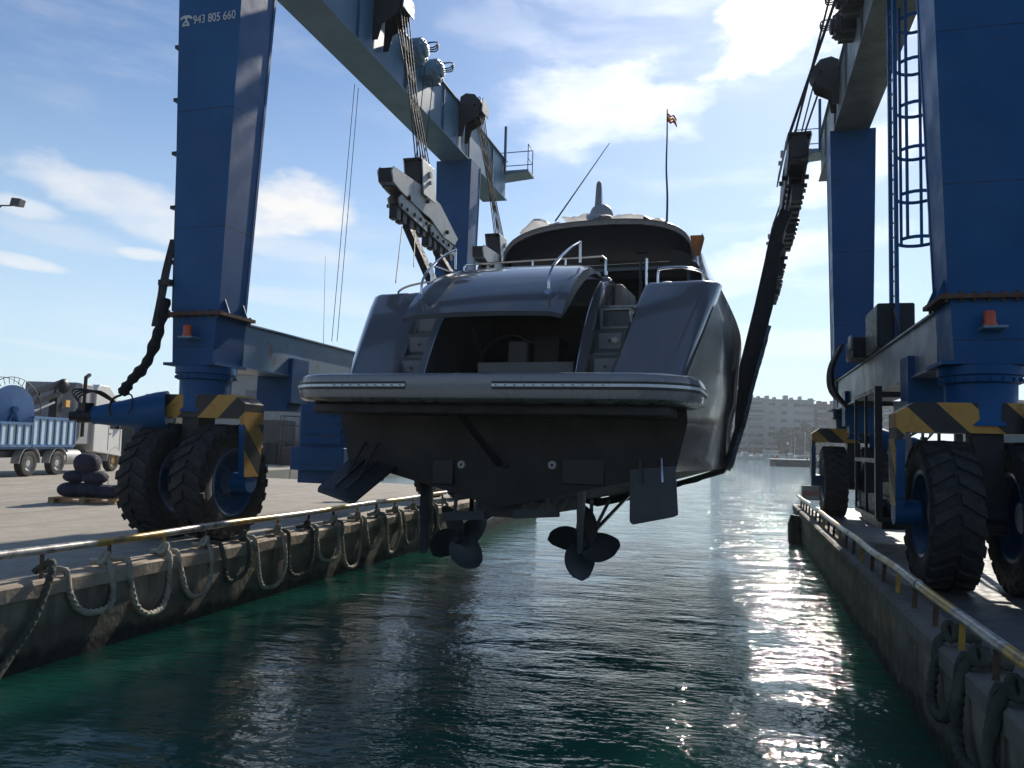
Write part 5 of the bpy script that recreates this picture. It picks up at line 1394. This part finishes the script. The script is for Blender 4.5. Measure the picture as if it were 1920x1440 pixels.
block(1860, 2080, DB - 120, 21.0, 'far dark building at the right edge behind the steering cone', wallB, [.05, .1, .15, .2, .25, .4, .6, .8], 5)
# foliage in front
leafA = mat('far_tree_leaves', (.035, .06, .028), .8, 0, .4, .8); leafB = mat('palm_leaves', (.05, .085, .03), .7, 0, .3, 1); trunk = mat('tree_trunk', (.12, .09, .06), .9)
def leafy(root, c, rx, ry, rz_, n, size, m, name='crown'):
    b = MB(); rr = random.Random(int(c.x * 10)); cl = [(Vector((rr.gauss(0, .4), rr.gauss(0, .4), rr.gauss(0, .35))), rr.uniform(.25, .5)) for _ in range(9)]
    for _ in range(n):
        o_, sr = rr.choice(cl); d = Vector((rr.gauss(0, 1), rr.gauss(0, 1), rr.gauss(0, 1))).normalized() * sr * rr.uniform(.5, 1)
        q = o_ + d; p = c + Vector((q.x * rx, q.y * ry, q.z * rz_)); a = Vector((rr.gauss(0, 1), rr.gauss(0, 1), rr.gauss(0, 1))).normalized(); e = a.orthogonal().normalized(); f = a.cross(e)
        s_ = size * rr.uniform(.6, 1.3); b.add([p - e * s_, p + f * s_ * .5, p + e * s_, p - f * s_ * .5], [(0, 1, 2, 3)])
    return b.build(name, m, root, smooth=False)
def tree(px, D, h, w, label):
    p = GD(px, D, 1.1); r = thing('harbour_tree', p, label, 'tree', 'trees along the far promenade')
    m = MB().tube([p, p + Vector((.1, 0, h * .55))], lambda t: .35 - .2 * t, 8)
    for k in range(3): m.tube([p + Vector((0, 0, h * .4)), p + Vector((math.cos(k * 2.1) * w * .3, math.sin(k * 2.1) * w * .3, h * .75))], .12, 6)
    m.build('trunk', trunk, r); leafy(r, p + Vector((0, 0, h * .68)), w, w, h * .5, 900, .6, leafA)
def palm(px, D, h, label):
    p = GD(px, D, 1.1); r = thing('palm_tree', p, label, 'palm tree', 'palms along the far promenade')
    MB().tube([p, p + Vector((.2, 0, h * .5)), p + Vector((.1, 0, h))], lambda t: .28 - .08 * t, 8).build('trunk', trunk, r)
    b = MB(); t_ = p + Vector((.1, 0, h))
    for k in range(26):
        a = k * 2.4; el = -.2 + 1.2 * ((k * 7) % 26) / 26; L = 2.6; prev = t_; wv = Vector((-math.sin(a), math.cos(a), 0))
        pts = [t_ + Vector((math.cos(a) * L * s_, math.sin(a) * L * s_, L * (math.sin(el) * s_ - .75 * s_ * s_))) for s_ in (0, .25, .5, .75, 1)]
        for i in range(4):
            wa, wb_ = [.12, .4, .45, .3, .02][i], [.12, .4, .45, .3, .02][i + 1]; b.add([pts[i] - wv * wa - Vector((0, 0, wa * .6)), pts[i], pts[i + 1], pts[i + 1] - wv * wb_ - Vector((0, 0, wb_ * .6))], [(0, 1, 2, 3)]); b.add([pts[i] + wv * wa - Vector((0, 0, wa * .6)), pts[i], pts[i + 1], pts[i + 1] + wv * wb_ - Vector((0, 0, wb_ * .6))], [(0, 1, 2, 3)])
    b.build('fronds', leafB, r, smooth=False)
palm(1449, DB - 14, 10.5, 'far palm in front of the square-windowed block'); palm(1483, DB - 16, 12.5, 'tall far palm left of the promenade trees'); palm(1510, DB - 18, 9.5, 'far palm beside the white lamp post')
palm(1526, DB - 18, 10.5, 'far palm nearest the hoist wheel')
tree(1470, DB - 12, 11, 6, 'far round tree between two palms'); tree(1498, DB - 10, 14, 7.5, 'largest far tree on the promenade'); tree(1522, DB - 9, 12, 7, 'far dark tree before the brown apartment block'); tree(1540, DB - 9, 10, 6, 'far tree glimpsed at the hoist wheel arch')
for (px, py, D, lab) in ((1491, 822, DB - 40, 'slim far lamp post beside the palms'), (1510, 812, DB - 38, 'tall white far lamp post in front of the trees'), (1382, 800, DB - 38, 'far lamp post close to the yacht sling')):
    q = GD(px, D, 1.1); r = thing('street_lamp', q, lab, 'street lamp'); t_ = GDY(px, py, D); MB().tube([q, t_], .14, 6).build('pole', palesteel, r); MB().ball(t_, .4, .4, .3, 10, 6).build('lamp_head', palesteel, r)
# moored boats along the far quay
bw_ = mat('far_white_boat_hull', (.62, .62, .60), .35); bd_ = mat('far_dark_boat_hull', (.06, .08, .13), .4); br_ = mat('far_red_boat_hull', (.3, .06, .04), .4)
adj = ['small white cabin boat', 'low white motor boat', 'dark-hulled small boat', 'white boat with a tall cabin', 'small red-hulled boat', 'white sport boat']
near = ['close to the yacht sling', 'left of the promenade steps', 'under the balcony block', 'below the first palm', 'left of the lamp post', 'under the tallest tree', 'right of the lamp post', 'near the hoist wheel', 'at the far left of the moored row', 'between the palms', 'before the square-windowed block', 'at the right end of the row', 'beneath the far lamp', 'behind the jetty']
i = 0; rb = random.Random(4)
for k in range(14):
    px = 1376 + k * 12.2; D = DB - 50 - rb.uniform(0, 8); L = rb.uniform(4.5, 7.5); kd = [0, 1, 3, 5, 2, 0, 4, 1, 5, 3, 0, 2, 1, 0][k]
    r = thing('moored_boat', GD(px, D, 0), 'far %s moored %s' % (adj[kd], near[k]), 'boat', 'small boats moored along the far quay', YAW + rb.uniform(-.5, .5))
    m = MB(); hm = {2: bd_, 4: br_}.get(kd, bw_)
    m.loft([[Vector((x, -w, z1)), Vector((x, -w * .7, -.2)), Vector((x, w * .7, -.2)), Vector((x, w, z1))] for x, w, z1 in ((-L / 2, 1.0, .9), (-L / 4, 1.2, .9), (L / 4, 1.0, 1.1), (L * .42, .5, 1.3), (L / 2, .06, 1.4))]); m.build('hull', hm, r, world=False)
    m = MB().loft([[Vector((x0_, -.8, z)), Vector((x1_, -.7, z)), Vector((x1_, .7, z)), Vector((x0_, .8, z))] for x0_, x1_, z in ((-L * .3, L * .22, .8), (-L * .27, L * .12, 1.3 + .4 * (kd in (0, 3))), (-L * .25, L * .05, 1.9 + .8 * (kd == 3)))]); m.build('cabin', bw_, r, world=False)
    MB().box(-L * .27, L * .1, -.82, .82, 1.25, 1.55).build('cabin_window', winm, r, world=False, smooth=False)
    if k % 3 == 0: MB().tube([(0, 0, 1.8), (0, 0, 6 + k * .3)], .05, 5).build('mast', palesteel, r, world=False)
for k, (px, c, lab) in enumerate(((1448, (.65, .6, .5), 'far cream awning above the moored boats'), (1521, (.5, .2, .15), 'far small kiosk with a reddish side near the trees'))):
    r = thing('promenade_kiosk', GD(px, DB - 42, 1.1), lab, 'kiosk', None, YAW); w = 3.4 if k == 0 else 1.6
    m_ = mat('kiosk_paint_%d' % k, c, .7); MB().box(-w * 1.0, w * 1.0, 0, 2, 2.1, 2.4).build('canopy', m_, r, world=False, smooth=False)
    MB().box(-w * .9, w * .9, .3, 1.9, 0, 2.1).build('kiosk_wall', wallA, r, world=False, smooth=False)
# jetty
p0, p1 = GD(1458, 158, 0), GD(1600, 158, 0)
r = thing('jetty', p0, 'low grey concrete jetty in the glittering water of the harbour', 'jetty', None, YAW)
MB().box(-.2, 24, 0, 3.5, -.5, 1.15).build('jetty_body', quaym2, r, world=False, smooth=False)
MB().box(-1.0, 24.2, -.3, 3.8, 1.152, 1.40).build('jetty_deck', palesteel, r, world=False, smooth=False)
q = GD(1477, 160, 1.4); r = thing('street_lamp', q, 'lamp post with a round white globe standing on the jetty', 'street lamp')
t_ = GDY(1477, 832, 160); MB().tube([q, t_], .055, 6).build('pole', lampm, r); MB().ball(t_, .28, .28, .28, 12, 8).build('lamp_globe', whitep, r)
for k in range(3):
    q = GD(1515 + 9 * k, 158.5, 1.4); r = thing('bollard', q, ['small bollard on the jetty nearest its middle', 'second bollard on the jetty before the hoist', 'bollard on the jetty next to the hoist wheel'][k], 'bollard', 'bollards on the jetty'); MB().lathe([(.15, 0), (.13, .5), (.2, .55), (.001, .65)], q, (0, 0, 1), 12).build('bollard_post', lampm, r)
# grey boundary wall behind the right hoist wheels
gw = thing('boundary_wall', (13.2, 40, ZG), 'long grey panelled wall behind the near right hoist wheels', 'wall', None, YAW - R(35))
lb_(MB().box(-2.5, 40, 0, .3, 0, 3.9), 'wall_face', concrete('grey_panel_wall', (.30, .30, .29)), par=gw, smooth=False)
for k in range(16): lb_(MB().box(-2.5 + k * 2.6, -2.32 + k * 2.6, -.08, -.002, 0, 3.95), 'wall_post', grease, par=gw, smooth=False)
# gravelly wet glints and tackle lying on the right quay
r = thing('cable_on_ground', GZ(1690, 985, ZG + .02), 'black cable lying across the shaded right quay behind the wheel', 'cable')
MB().tube(spline([GZ(px, py, ZG + .03) for px, py in ((1640, 962), (1665, 972), (1690, 982), (1712, 984), (1740, 980))], 24), .035, 6).build('cable', black, r)

# ================================================================ AIR
hz = bpy.data.materials.new('haze'); hz.use_nodes = True; t = hz.node_tree; t.nodes.remove(t.nodes['Principled BSDF'])
v = t.nodes.new('ShaderNodeVolumePrincipled'); v.inputs['Density'].default_value = HAZE; v.inputs['Color'].default_value = (.86, .93, 1, 1); v.inputs['Anisotropy'].default_value = .35
t.links.new(v.outputs[0], t.nodes['Material Output'].inputs['Volume'])
o = MB().box(-1560, 1560, -310, 1560, -2.6, 45).build('haze', hz, smooth=False); o['kind'] = 'stuff'
